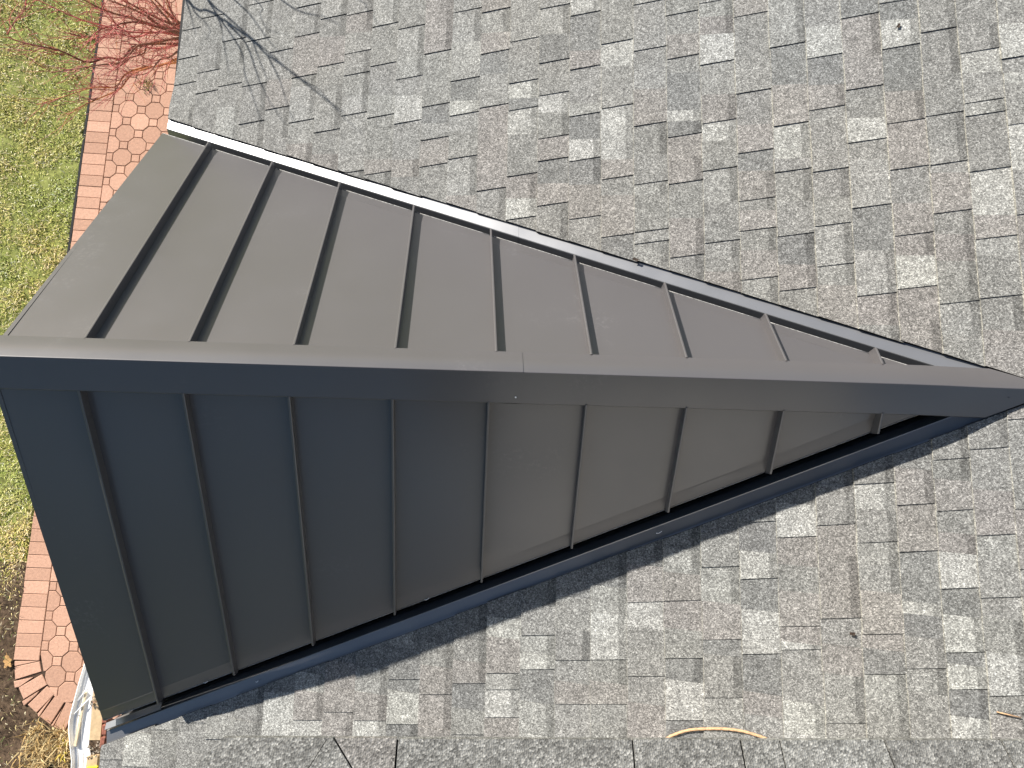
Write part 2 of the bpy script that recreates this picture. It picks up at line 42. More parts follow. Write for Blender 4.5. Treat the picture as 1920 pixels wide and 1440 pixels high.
TP = 0.35205      # slope of the shingled roof (rise along +x)
TQ = 0.85007      # slope of the two dormer sides
HR = 1.70      # height of the dormer ridge line
GX = 1.135     # gable end of the dormer
ZG = -2.20     # top of the paving
def yv(x): return (HR - x * TP) / TQ          # half width of the dormer at x

# ---------------------------------------------------------------- helpers
def thing(name, label, cat, loc=(0, 0, 0), group=None, kind=None):
    o = bpy.data.objects.new(name, None); COL.objects.link(o); o.location = loc
    o.empty_display_size = 0.1
    if label: o['label'] = label
    if cat: o['category'] = cat
    if group: o['group'] = group
    if kind: o['kind'] = kind
    return o
def origin(o):
    v = Vector((0, 0, 0))
    while o is not None:
        v = v + o.location; o = o.parent
    return v
def mesh(name, vs, fs, m, parent=None, smooth=False, loc=None):
    """one mesh object; vertices are given in world metres"""
    base = origin(parent) if parent else Vector((0, 0, 0))
    off = Vector(loc) if loc is not None else base
    me = bpy.data.meshes.new(name)
    me.from_pydata([tuple(Vector(v) - off) for v in vs], [], fs)
    me.materials.append(m)
    if smooth:
        me.polygons.foreach_set('use_smooth', [True] * len(me.polygons))
    me.update()
    o = bpy.data.objects.new(name, me); COL.objects.link(o)
    if parent: o.parent = parent
    o.location = off - base
    return o
def fix_normals(o):
    import bmesh
    bm = bmesh.new(); bm.from_mesh(o.data); bmesh.ops.recalc_face_normals(bm, faces=bm.faces); bm.to_mesh(o.data); bm.free()
    return o
def bevel(o, w, seg=1):
    import bmesh
    bm = bmesh.new(); bm.from_mesh(o.data)
    bmesh.ops.recalc_face_normals(bm, faces=bm.faces)
    bmesh.ops.bevel(bm, geom=bm.edges[:], offset=w, segments=seg, affect='EDGES', profile=0.5)
    bm.to_mesh(o.data); bm.free()
    return o
class MB:
    def __init__(s): s.v = []; s.f = []
    def add(s, vs, fs):
        n = len(s.v); s.v += [tuple(v) for v in vs]; s.f += [tuple(i + n for i in f) for f in fs]
    def prism(s, top, bot):
        n = len(top)
        s.add(list(top) + list(bot), [tuple(range(n))] + [tuple(range(2 * n - 1, n - 1, -1))] +
              [(i, n + i, n + (i + 1) % n, (i + 1) % n) for i in range(n)])
    def box(s, a, b):
        (x0, y0, z0), (x1, y1, z1) = a, b
        s.prism([(x0, y0, z1), (x1, y0, z1), (x1, y1, z1), (x0, y1, z1)], [(x0, y0, z0), (x1, y0, z0), (x1, y1, z0), (x0, y1, z0)])
    def tube(s, pts, rad, n=6, cap=True):
        pts = [Vector(p) for p in pts]; N = len(pts); vs = []; up = Vector((0.13, 0.31, 0.94))
        for i, p in enumerate(pts):
            t = (pts[min(i + 1, N - 1)] - pts[max(i - 1, 0)])
            t = t.normalized() if t.length > 1e-9 else Vector((0, 0, 1))
            a = t.cross(up)
            if a.length < 1e-3: a = t.cross(Vector((1, 0, 0)))
            a.normalize(); b = t.cross(a)
            r = rad[i] if isinstance(rad, (list, tuple)) else rad
            for k in range(n):
                an = 2 * math.pi * k / n
                vs.append(p + (a * math.cos(an) + b * math.sin(an)) * r)
        fs = [(i * n + k, i * n + (k + 1) % n, (i + 1) * n + (k + 1) % n, (i + 1) * n + k) for i in range(N - 1) for k in range(n)]
        if cap: fs += [tuple(range(n - 1, -1, -1)), tuple(range((N - 1) * n, N * n))]
        s.add(vs, fs)
    def build(s, name, m, parent=None, smooth=False, loc=None): return mesh(name, s.v, s.f, m, parent, smooth, loc)
def clip(poly, a, b, c):
    """keep the side a*x + b*y + c >= 0 of a polygon whose points start with x, y"""
    out = []
    n = len(poly)
    for i in range(n):
        p, q = poly[i], poly[(i + 1) % n]
        dp = a * p[0] + b * p[1] + c; dq = a * q[0] + b * q[1] + c
        if dp >= 0: out.append(p)
        if (dp > 0 > dq) or (dp < 0 < dq):
            t = dp / (dp - dq)
            out.append(tuple(p[k] + (q[k] - p[k]) * t for k in range(len(p))))
    return out
def area(poly):
    return 0.5 * sum(poly[i][0] * poly[(i + 1) % len(poly)][1] - poly[(i + 1) % len(poly)][0] * poly[i][1] for i in range(len(poly)))

# ---------------------------------------------------------------- materials
def mat(name):
    m = bpy.data.materials.new(name); m.use_nodes = True
    nt = m.node_tree; b = nt.nodes['Principled BSDF']
    return m, nt, b
def N(nt, t, **k):
    n = nt.nodes.new(t)
    for a, v in k.items(): setattr(n, a, v)
    return n
def ramp(nt, stops, interp='LINEAR'):
    r = N(nt, 'ShaderNodeValToRGB'); e = r.color_ramp.elements; r.color_ramp.interpolation = interp
    while len(e) < len(stops): e.new(0.5)
    for i, (p, c) in enumerate(stops):
        e[i].position = p
        e[i].color = (c, c, c, 1) if not isinstance(c, tuple) else (*c, 1)
    return r
def mul(nt, a, b, fac=1.0, mode='MULTIPLY'):
    x = N(nt, 'ShaderNodeMix', data_type='RGBA', blend_type=mode); x.inputs[0].default_value = fac
    for s, v in ((x.inputs[6], a), (x.inputs[7], b)):
        if isinstance(v, tuple): s.default_value = (*v, 1)
        else: nt.links.new(v, s)
    return x
def mixc(nt, f, a, b):
    x = N(nt, 'ShaderNodeMix', data_type='RGBA')
    nt.links.new(f, x.inputs[0])
    for s, v in ((x.inputs[6], a), (x.inputs[7], b)):
        if isinstance(v, tuple): s.default_value = (*v, 1)
        else: nt.links.new(v, s)
    return x
def pos(nt): return N(nt, 'ShaderNodeNewGeometry').outputs['Position']
def noise_t(nt, scale, detail=4, rough=0.55, vec=None):
    n = N(nt, 'ShaderNodeTexNoise'); n.inputs['Scale'].default_value = scale; n.inputs['Detail'].default_value = detail
    n.inputs['Roughness'].default_value = rough
    nt.links.new(vec if vec is not None else pos(nt), n.inputs['Vector']); return n
def bump(nt, h, strength, dist, b):
    u = N(nt, 'ShaderNodeBump'); u.inputs['Strength'].default_value = strength; u.inputs['Distance'].default_value = dist
    nt.links.new(h, u.inputs['Height']); nt.links.new(u.outputs[0], b.inputs['Normal']); return u

def shingle_mat(name, clus, grain=280):
    m, nt, b = mat(name)
    p = pos(nt)
    at = N(nt, 'ShaderNodeAttribute', attribute_name='tone'); au = N(nt, 'ShaderNodeAttribute', attribute_name='across')
    v1 = N(nt, 'ShaderNodeTexVoronoi'); v1.inputs['Scale'].default_value = grain; nt.links.new(p, v1.inputs['Vector'])
    v2 = N(nt, 'ShaderNodeTexVoronoi'); v2.inputs['Scale'].default_value = 150; nt.links.new(p, v2.inputs['Vector'])
    s1 = N(nt, 'ShaderNodeSeparateColor'); nt.links.new(v1.outputs['Color'], s1.inputs[0])
    s2 = N(nt, 'ShaderNodeSeparateColor'); nt.links.new(v2.outputs['Color'], s2.inputs[0])
    r1 = ramp(nt, [(0.0, 0.46), (0.3, 0.75), (0.62, 1.02), (0.84, 1.33), (1.0, 1.75)]); nt.links.new(s1.outputs[0], r1.inputs[0])
    r2 = ramp(nt, [(0.0, 1 - .42 * clus), (0.5, 1 - .03 * clus), (1.0, 1 + .5 * clus)]); nt.links.new(s2.outputs[1], r2.inputs[0])
    n3 = noise_t(nt, 22, 3); r3 = ramp(nt, [(0.3, 0.86), (0.7, 1.12)]); nt.links.new(n3.outputs[0], r3.inputs[0])
    n4 = noise_t(nt, 1.1, 3); r4 = ramp(nt, [(0.3, (0.98, 0.99, 1.0)), (0.7, (1.02, 1.0, 0.975))]); nt.links.new(n4.outputs[0], r4.inputs[0])
    c = mul(nt, at.outputs['Color'], r1.outputs[0]); c = mul(nt, c.outputs[2], r2.outputs[0]); c = mul(nt, c.outputs[2], r3.outputs[0]); c = mul(nt, c.outputs[2], r4.outputs[0])
    # printed darker strip of granules along the upper edge of some tabs
    bd = ramp(nt, [(0.74, 1.0), (0.79, 0.66), (1.0, 0.70)]); nt.links.new(au.outputs['Fac'], bd.inputs[0])
    c2 = mul(nt, c.outputs[2], bd.outputs[0]); 
    fin = mixc(nt, at.outputs['Alpha'], c.outputs[2], c2.outputs[2])
    nt.links.new(fin.outputs[2], b.inputs['Base Color'])
    b.inputs['Roughness'].default_value = 0.9; b.inputs['Specular IOR Level'].default_value = 0.25
    bump(nt, v1.outputs['Distance'], 0.6, 0.002, b)
    return m
def metal_mat(name, col, rough, spec, metallic=0.0, scuff=0.35, coat=0.0):
    m, nt, b = mat(name)
    n1 = noise_t(nt, 3.0, 4, 0.6); n2 = noise_t(nt, 60, 3, 0.7); n3 = noise_t(nt, 0.9, 2)
    dust = ramp(nt, [(0.60, 0.0), (0.72, scuff)]); nt.links.new(n1.outputs[0], dust.inputs[0])
    dd = N(nt, 'ShaderNodeMath', operation='MULTIPLY'); nt.links.new(dust.outputs[0], dd.inputs[0])
    dr = ramp(nt, [(0.50, 0.0), (0.75, 0.5)]); nt.links.new(n2.outputs[0], dr.inputs[0]); nt.links.new(dr.outputs[0], dd.inputs[1])
    bc = mixc(nt, dd.outputs[0], col, tuple(min(1, c * 2.2 + 0.03) for c in col))
    nt.links.new(bc.outputs[2], b.inputs['Base Color'])
    rr = ramp(nt, [(0.3, rough - 0.05), (0.7, rough + 0.06)]); nt.links.new(n1.outputs[0], rr.inputs[0]); nt.links.new(rr.outputs[0], b.inputs['Roughness'])
    b.inputs['Specular IOR Level'].default_value = spec; b.inputs['Metallic'].default_value = metallic
    b.inputs['Coat Weight'].default_value = coat; b.inputs['Coat Roughness'].default_value = 0.2
    bump(nt, n3.outputs[0], 0.25, 0.02, b)
    return m
def simple(name, col, rough=0.7, nscale=30.0, var=0.25, spec=0.4, bumps=0.0, rand=0.0, fine=0.0):
    m, nt, b = mat(name)
    n1 = noise_t(nt, nscale, 4, 0.6); r = ramp(nt, [(0.3, 1 - var), (0.7, 1 + var)]); nt.links.new(n1.outputs[0], r.inputs[0])
    c = mul(nt, col, r.outputs[0])
    if fine:
        n2 = noise_t(nt, 330, 2, 0.6); r2 = ramp(nt, [(0.3, 1 - fine), (0.72, 1 + fine)]); nt.links.new(n2.outputs[0], r2.inputs[0])
        c = mul(nt, c.outputs[2], r2.outputs[0])
    if rand:
        oi = N(nt, 'ShaderNodeObjectInfo'); rr = ramp(nt, [(0.0, (1 - rand, 1 - rand * 1.1, 1 - rand * 1.2)), (1.0, (1 + rand, 1 + rand, 1 + rand))])
        nt.links.new(oi.outputs['Random'], rr.inputs[0]); c = mul(nt, c.outputs[2], rr.outputs[0])
    nt.links.new(c.outputs[2], b.inputs['Base Color'])
    b.inputs['Roughness'].default_value = rough; b.inputs['Specular IOR Level'].default_value = spec
    if bumps: bump(nt, n1.outputs[0], bumps, 0.004, b)
    return m
def attr_mat(name, rough=0.75, spec=0.2, transl=0.0):
    m, nt, b = mat(name)
    at = N(nt, 'ShaderNodeAttribute', attribute_name='tone'); nt.links.new(at.outputs['Color'], b.inputs['Base Color'])
    b.inputs['Roughness'].default_value = rough; b.inputs['Specular IOR Level'].default_value = spec
    return m
M_SH = shingle_mat('asphalt_granules', 0.62)
M_CAP = shingle_mat('cap_shingle_granules', 0.4, 350)
M_PAN = metal_mat('dark_bronze_painted_steel', (0.086, 0.0805, 0.0825), 0.42, 0.5, 0.14, 0.6, 0.42)
M_FLASH = metal_mat('grey_flashing_steel', (0.19, 0.192, 0.20), 0.34, 0.8, 0.45, 0.5)
M_DECK = simple('felt_edging_gap_shade', (0.02, 0.02, 0.021), 0.95)  # also blackens the valley gap in place of its shade
M_WALL = simple('painted_siding', (0.62, 0.61, 0.58), 0.6, 8, 0.06)
M_WHITE = simple('white_painted_aluminium', (0.80, 0.80, 0.79), 0.35, 14, 0.06, 0.5)
M_BOARD = simple('weathered_pine_board', (0.52, 0.38, 0.22), 0.75, 26, 0.25, 0.3, 0.3)
M_LATH = simple('pale_lath_wood', (0.62, 0.52, 0.36), 0.7, 40, 0.2)
M_BRICKW = simple('red_wall_brick', (0.24, 0.09, 0.06), 0.9, 60, 0.4)
M_PAVE = simple('salmon_concrete_paver', (0.455, 0.272, 0.193), 0.92, 55, 0.13, 0.2, 0.4, 0.13, 0.22)
M_SAND = simple('dark_joint_sand', (0.055, 0.032, 0.02), 0.95, 90, 0.4)
M_EARTH = simple('lawn_soil', (0.20, 0.215, 0.065), 0.95, 14, 0.5, 0.1, 0.8, 0, 0.4)
M_SOIL = simple('brown_garden_soil', (0.085, 0.058, 0.038), 0.95, 34, 0.6, 0.1, 1.0, 0, 0.5)
M_BLADE = attr_mat('grass_blades')
M_BARK = simple('brown_bark', (0.16, 0.075, 0.05), 0.8, 60, 0.35, 0.2)
M_TWIG = simple('red_twig_bark', (0.50, 0.15, 0.135), 0.6, 30, 0.3, 0.35, 0, 0)
M_ORANGE = simple('orange_twig_bark', (0.36, 0.13, 0.04), 0.6, 30, 0.3, 0.35)
M_ROPE = simple('tan_rope_fibre', (0.46, 0.29, 0.16), 0.85, 120, 0.3)
M_DARKLEAF = simple('dead_leaf_brown', (0.035, 0.022, 0.014), 0.8, 80, 0.4)
M_LEAF = simple('dry_oak_leaf', (0.42, 0.24, 0.09), 0.75, 80, 0.3)
M_SCRAP = simple('white_plastic_scrap', (0.8, 0.8, 0.8), 0.4)
M_YEL = simple('yellow_plastic', (0.80, 0.66, 0.02), 0.5)
M_RAW = simple('raw_cut_steel_edge', (0.42, 0.41, 0.39), 0.45, 70, 0.55, 0.6)
M_SCREW = simple('bare_rivet_metal', (0.5, 0.5, 0.52), 0.3, 30, 0.1, 0.8)

def paint(o, cols, across=None):
    """colour per face corner ('tone') and the position across a tab ('across')"""
    me = o.data
    a = me.color_attributes.new('tone', 'FLOAT_COLOR', 'CORNER')
    flat = []
    li = [0] * len(me.loops); me.loops.foreach_get('vertex_index', li)
    for i in li: flat += cols[i]
    a.data.foreach_set('color', flat)
    if across is not None:
        u = me.attributes.new('across', 'FLOAT', 'CORNER')
        u.data.foreach_set('value', [across[i] for i in li])

# ---------------------------------------------------------------- ground, lawn soil
gm = MB(); gm.add([(-150, -150, ZG - 0.05), (150, -150, ZG - 0.05), (150, 150, ZG - 0.05), (-150, 150, ZG - 0.05)], [(0, 1, 2, 3)])
g = gm.build('ground', M_EARTH); g['kind'] = 'structure'

def sheet(name, poly, z, m, amp, step, x0, x1, y0, y1, seed):
    vs = []; fs = []; nx = int((x1 - x0) / step); ny = int((y1 - y0) / step)
    for j in range(ny + 1):
        for i in range(nx + 1):
            x = x0 + i * step; y = y0 + j * step
            h = noise.noise((x * 4 + seed, y * 4, 0)) * amp + noise.noise((x * 17 + seed, y * 17, 3)) * amp * 0.5 + noise.noise((x * 45, y * 45, seed)) * amp * 0.35
            vs.append((x, y, z + h))
    for j in range(ny):
        for i in range(nx):
            a = j * (nx + 1) + i
            cx = x0 + (i + .5) * step; cy = y0 + (j + .5) * step
            if poly(cx, cy): fs.append((a, a + 1, a + nx + 2, a + nx + 1))
    o = mesh(name, vs, fs, m, None, True); o['kind'] = 'structure'; return o
U = Vector((1, -0.0178, 0)).normalized(); V = Vector((0.0178, 1, 0)).normalized(); O = Vector((-0.4565, 0, 0))
def W(u, v): p = O + U * u + V * v; return (p.x, p.y)
PAVED = [W(-0.192, 5.0), W(-0.192, -1.63), (-0.655, -1.80), (-0.565, -1.935), (-0.43, -2.05), (-0.2, -2.165), (0.3, -2.3), (1.56, -2.3), (1.56, 5.0)]
def inside(x, y):
    r = False; n = len(PAVED)
    for i in range(n):
        (x0, y0), (x1, y1) = PAVED[i], PAVED[(i + 1) % n]
        if (y0 > y) != (y1 > y) and x < x0 + (x1 - x0) * (y - y0) / (y1 - y0): r = not r
    return r
def border_x(y): return -0.6515 + 0.0178 * y
def soil_here(x, y):
    return y < -1.45 + 0.25 * noise.noise((x * 3, y * 3, 7.7)) or (y < -0.95 and noise.noise((x * 4.2, y * 4.2, 2.1)) > 0.22)
sheet('garden_soil', lambda x, y: not inside(x, y), ZG - 0.012, M_SOIL, 0.022, 0.02, -1.45, 0.55, -3.2, -0.9, 4.0)
sheet('lawn', lambda x, y: x < border_x(y) - 0.004, ZG - 0.03, M_EARTH, 0.012, 0.05, -3.6, -0.55, -0.95, 6.0, 9.0)

# ---------------------------------------------------------------- paved walk: every brick and paver is a piece of its own
walk = thing('paved_walk', 'salmon pink walkway of octagonal pavers with a brick border along the lawn', None, (-0.3, 1.0, ZG), None, 'structure')
sb = MB()
ARC = [(-0.473, -1.632), (-0.446, -1.73), (-0.402, -1.839), (-0.328, -1.924), (-0.246, -1.954), (0.02, -2.05), (0.5, -2.16), (1.6, -2.2)]
sb.prism([(x, y, ZG - 0.009) for x, y in PAVED], [(x, y, ZG - 0.045) for x, y in PAVED])
fix_normals(sb.build('sand_bed', M_SAND, walk))
walk_mass = MB()
def paver(name, poly, visible=True, gap=0.0022, cham=0.0035):
    if len(poly) < 3: return
    A = area(poly)
    if A < 0: poly = poly[::-1]; A = -A
    if A < 0.0004: return
    cx = sum(p[0] for p in poly) / len(poly); cy = sum(p[1] for p in poly) / len(poly)
    def inset(d):
        r = []
        n = len(poly)
        for i in range(n):
            p0 = Vector(poly[i - 1][:2]); p1 = Vector(poly[i][:2]); p2 = Vector(poly[(i + 1) % n][:2])
            e1 = (p1 - p0); e2 = (p2 - p1)
            if e1.length < 1e-6 or e2.length < 1e-6: r.append(p1); continue
            e1.normalize(); e2.normalize()
            n1 = Vector((-e1.y, e1.x)); n2 = Vector((-e2.y, e2.x))
            k = max(0.35, 1 + n1.dot(n2))
            r.append(p1 + (n1 + n2) * (d / k))
        return r
    a = inset(gap); b = inset(gap + cham)
    dz = rnd.uniform(-0.0025, 0.0015); tx = rnd.uniform(-.012, .012); ty = rnd.uniform(-.012, .012)
    zf = lambda p, h: ZG + dz + h + (p[0] - cx) * tx + (p[1] - cy) * ty
    n = len(a)
    vs = [(p.x, p.y, zf(p, 0)) for p in b] + [(p.x, p.y, zf(p, -cham)) for p in a] + [(p.x, p.y, ZG - 0.04) for p in a]
    fs = [tuple(range(n))] + [(i, n + i, n + (i + 1) % n, (i + 1) % n) for i in range(n)] + [(n + i, 2 * n + i, 2 * n + (i + 1) % n, n + (i + 1) % n) for i in range(n)]
    fs = [f if k == 0 else f for k, f in enumerate(fs)]
    if visible: mesh(name, vs, fs, M_PAVE, walk, False, (cx, cy, ZG))
    else: walk_mass.add(vs, fs)
ed = MB(); ed.prism([(*W(-0.217, 0.9), ZG - .004), (*W(-0.1985, 0.9), ZG - .004), (*W(-0.1985, 5.0), ZG - .004), (*W(-0.217, 5.0), ZG - .004)], [(*W(-0.217, 0.9), ZG - .05), (*W(-0.1985, 0.9), ZG - .05), (*W(-0.1985, 5.0), ZG - .05), (*W(-0.217, 5.0), ZG - .05)])
ed.build('edging_strip', M_DECK, walk)
v = -1.640; k = 0
while v < 4.9:
    j = rnd.uniform(-.002, .002)
    paver('border_brick', [W(-0.195 + j, v), W(-0.001, v), W(-0.001, v + 0.0993), W(-0.195 + j, v + 0.0993)], v > 1.2 or v < -0.35, 0.0016, 0.003)
    v += 0.0993
for q in CB: paver('border_brick', [tuple(p) for p in q], True, 0.0012, 0.003)
PA = 0.2245; HW = 0.0845; S2 = 0.0345
def in_arc(poly):
    poly = clip(poly, U.x, U.y, -(U.x * O.x + U.y * O.y) - 0.0005)
    for (x0, y0), (x1, y1) in zip(ARC[:-1], ARC[1:]):
        if len(poly) < 3: return []
        nx, ny = -(y1 - y0), (x1 - x0)
        poly = clip(poly, nx, ny, -(nx * x0 + ny * y0))
    return poly
for ci in range(-1, 17):
    for ri in range(-24, 11):
        u = 0.133 + ci * PA / 2; v = 2.961 + ri * PA + (PA / 2 if ci % 2 else 0)
        if v < -2.4 or v > 4.8: continue
        vis = (v > 1.15 and u < 0.78) or (v < -0.8 and u < 0.42)
        oc = [(u - S2, v - HW * 1.13), (u + S2, v - HW * 1.13), (u + HW, v - S2), (u + HW, v + S2), (u + S2, v + HW * 1.13), (u - S2, v + HW * 1.13), (u - HW, v + S2), (u - HW, v - S2)]
        # octagons meet along their slanting sides, so the half pitch sets them
        h = PA / 2
        oc = [(u - S2, v - (h - S2) ), (u + S2, v - (h - S2)), (u + (h - S2), v - S2), (u + (h - S2), v + S2), (u + S2, v + (h - S2)), (u - S2, v + (h - S2)), (u - (h - S2), v + S2), (u - (h - S2), v - S2)]
        paver('octagon_paver', in_arc([W(*p) for p in oc]), vis)
        sq = [(u - S2, v + h - S2), (u + S2, v + h - S2), (u + S2, v + h + S2), (u - S2, v + h + S2)]
        paver('square_paver', in_arc([W(*p) for p in sq]), vis)
if walk_mass.f:
    o = walk_mass.build('paver_field', M_PAVE, walk); o['kind'] = 'stuff'

# ---------------------------------------------------------------- shingled roof
roof = thing('shingled_roof', 'big roof of mottled grey asphalt shingles around the dark metal dormer', 'roof', (1.15, 2.0, 0.40))
TONE = {'m': (.178, .177, .168), 'd': (.147, .148, .143), 'l': (.206, .206, .195), 'L': (.262, .262, .247), 'p': (.186, .178, .168)}
BAND = {'m': .35, 'd': .2, 'l': .8, 'L': .6, 'p': .35}
SIDE = {}
def zroof(x): return x * TP
pieces = []
def eave_x(y):
    # the lowest course sags a little towards the corner of the dormer
    if y < 0: return BX[0]
    t = max(0.0, min(1.0, (2.05 - y) / 0.45)); return TX[0] - 0.035 * t * t
for X, ROWS, sd in ((TX, TS, 1), (BX, BS, -1)):
    for i, row in enumerate(ROWS):
        E = []
        for w in row.split(): E.append((int(w[:-2]) / 1000.0, w[-2], w[-1]))
        x0, x1 = X[i], X[i + 1]
        for k, (ya, ta, tone) in enumerate(E):
            yb, tb = (E[k + 1][0], E[k + 1][1]) if k + 1 < len(E) else (ya - 0.15, 'l')
            if sd > 0 and k == len(E) - 1: yb, tb = min(ya - 0.15, -0.2), 'l'
            if sd < 0 and k == 0: ya, ta = max(ya, -yv(x0) + 0.25), 'l'
            if ya - yb < 0.004: continue
            sk = lambda t: 0.0052 if t == 'd' else -0.0048
            ha = 0.0 if ta == 'd' else 0.0016              # height of the upper (+y) end of the piece
            hb = 0.0042 if tb == 'd' else 0.0004           # height of the lower end: proud where it throws a dark line
            e = 0.0065 + rnd.uniform(-.0008, .001); f = 0.0004
            j = rnd.uniform(-.0018, .0018); ov = 0.012
            xl = x0 + j
            n = 1 if i else 3
            poly = []
            def P(x, y, h): return (x, y, zroof(x) + h, (x - x0) / (x1 - x0))
            xa = eave_x(ya) if i == 0 else xl; xb = eave_x(yb) if i == 0 else xl
            poly = [P(xa, ya - sk(ta), e + ha), P(xb, yb - sk(tb), e + hb), P(x1 + ov, yb + sk(tb) * 1.1, f + hb), P(x1 + ov, ya + sk(ta) * 1.1, f + ha)]
            # trim along the valley (and along y = 0 above the end of the dormer)
            jag = rnd.uniform(-.004, .004)
            if sd > 0:
                poly = clip(poly, TP / TQ, 1, -HR / TQ - 0.017 + jag)
                if len(poly) > 2: poly = clip(poly, 0, 1, 0.0)
            else:
                poly = clip(poly, TP / TQ, -1, -HR / TQ - 0.017 + jag)
                if len(poly) > 2: poly = clip(poly, 0, -1, 0.0)
            if len(poly) < 3 or abs(area(poly)) < 2e-5: continue
            cx = sum(p[0] for p in poly) / len(poly); cy = sum(p[1] for p in poly) / len(poly)
            # part of the roof the photograph shows
            ytop = 2.30 - (cx - 1.15) * 0.135; ybot = -1.66 + (cx - 1.1) * 0.135
            seen = cx < 4.86 and ybot - 0.05 < cy < ytop + 0.03
            c = TONE[tone]; q = rnd.uniform(.94, 1.06)
            col = [c[0] * q, c[1] * q * rnd.uniform(.996, 1.004), c[2] * q * rnd.uniform(.992, 1.008), 1.0 if rnd.random() < BAND[tone] else 0.0]
            pieces.append((abs(area(poly)) if seen else 0.0, poly, col))
pieces.sort(key=lambda t: -t[0])
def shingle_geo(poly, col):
    """slab with its cut edges: painted highlight on the butt, asphalt and painted shade along the valley"""
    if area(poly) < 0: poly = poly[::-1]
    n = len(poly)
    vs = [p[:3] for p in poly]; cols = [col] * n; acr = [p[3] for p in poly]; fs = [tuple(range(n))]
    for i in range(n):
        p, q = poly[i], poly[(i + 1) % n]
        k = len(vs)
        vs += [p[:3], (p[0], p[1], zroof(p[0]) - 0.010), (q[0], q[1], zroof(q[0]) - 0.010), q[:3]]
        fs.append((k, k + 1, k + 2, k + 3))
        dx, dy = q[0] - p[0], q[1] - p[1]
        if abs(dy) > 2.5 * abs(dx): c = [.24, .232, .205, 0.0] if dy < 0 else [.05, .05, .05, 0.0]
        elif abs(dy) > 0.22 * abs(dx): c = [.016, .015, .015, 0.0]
        elif dx < 0: c = [col[0] * 1.5, col[1] * 1.46, col[2] * 1.36, 0.0]  # sunward side brightened in the colour to look lit
        else: c = [.03, .03, .03, 0.0]  # side away from the sun darkened to paint its shade
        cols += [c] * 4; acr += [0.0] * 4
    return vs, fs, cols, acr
rest = MB(); rcol = []; racr = []
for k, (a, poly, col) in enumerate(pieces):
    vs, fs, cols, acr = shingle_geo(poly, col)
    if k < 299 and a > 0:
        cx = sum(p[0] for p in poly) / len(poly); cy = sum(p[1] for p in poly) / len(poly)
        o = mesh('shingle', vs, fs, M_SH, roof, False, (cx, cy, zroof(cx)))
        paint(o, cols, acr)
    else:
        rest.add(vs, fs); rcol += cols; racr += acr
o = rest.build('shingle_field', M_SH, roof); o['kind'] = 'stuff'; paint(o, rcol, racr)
# deck under the shingles, open along the valleys
dk = MB()
for s in (1, -1):
    yo = 3.7 if s > 0 else -3.3
    pl = [(1.13, s * (yv(1.13) - 0.028)), (4.83, 0.0), (7.0, 0.0), (7.0, yo), (1.13, yo)]
    dk.prism([(x, y, zroof(x) - 0.013) for x, y in pl], [(x, y, zroof(x) - 0.03) for x, y in pl])
fix_normals(dk.build('roof_deck', M_DECK, roof))
wl = MB()
for y0, y1 in ((1.75, 3.6), (-3.2, -1.6)):
    wl.box((1.55, y0, ZG - 0.05), (1.75, y1, zroof(1.55) - 0.035))
wl.box((1.55, -1.6, ZG - 0.05), (1.75, 1.75, 0.25)); wl.box((6.7, -3.2, ZG - 0.05), (6.9, 3.6, zroof(6.7) - 0.035))
wl.box((1.75, 3.4, ZG - 0.05), (6.7, 3.6, 0.5)); wl.box((1.75, -3.2, ZG - 0.05), (6.7, -3.0, 0.5))
wl.build('house_wall', M_WALL, roof)
fb = MB(); fb.box((1.185, 1.70, 0.22), (1.21, 3.6, 0.385)); fb.build('fascia_board', M_WHITE, roof)

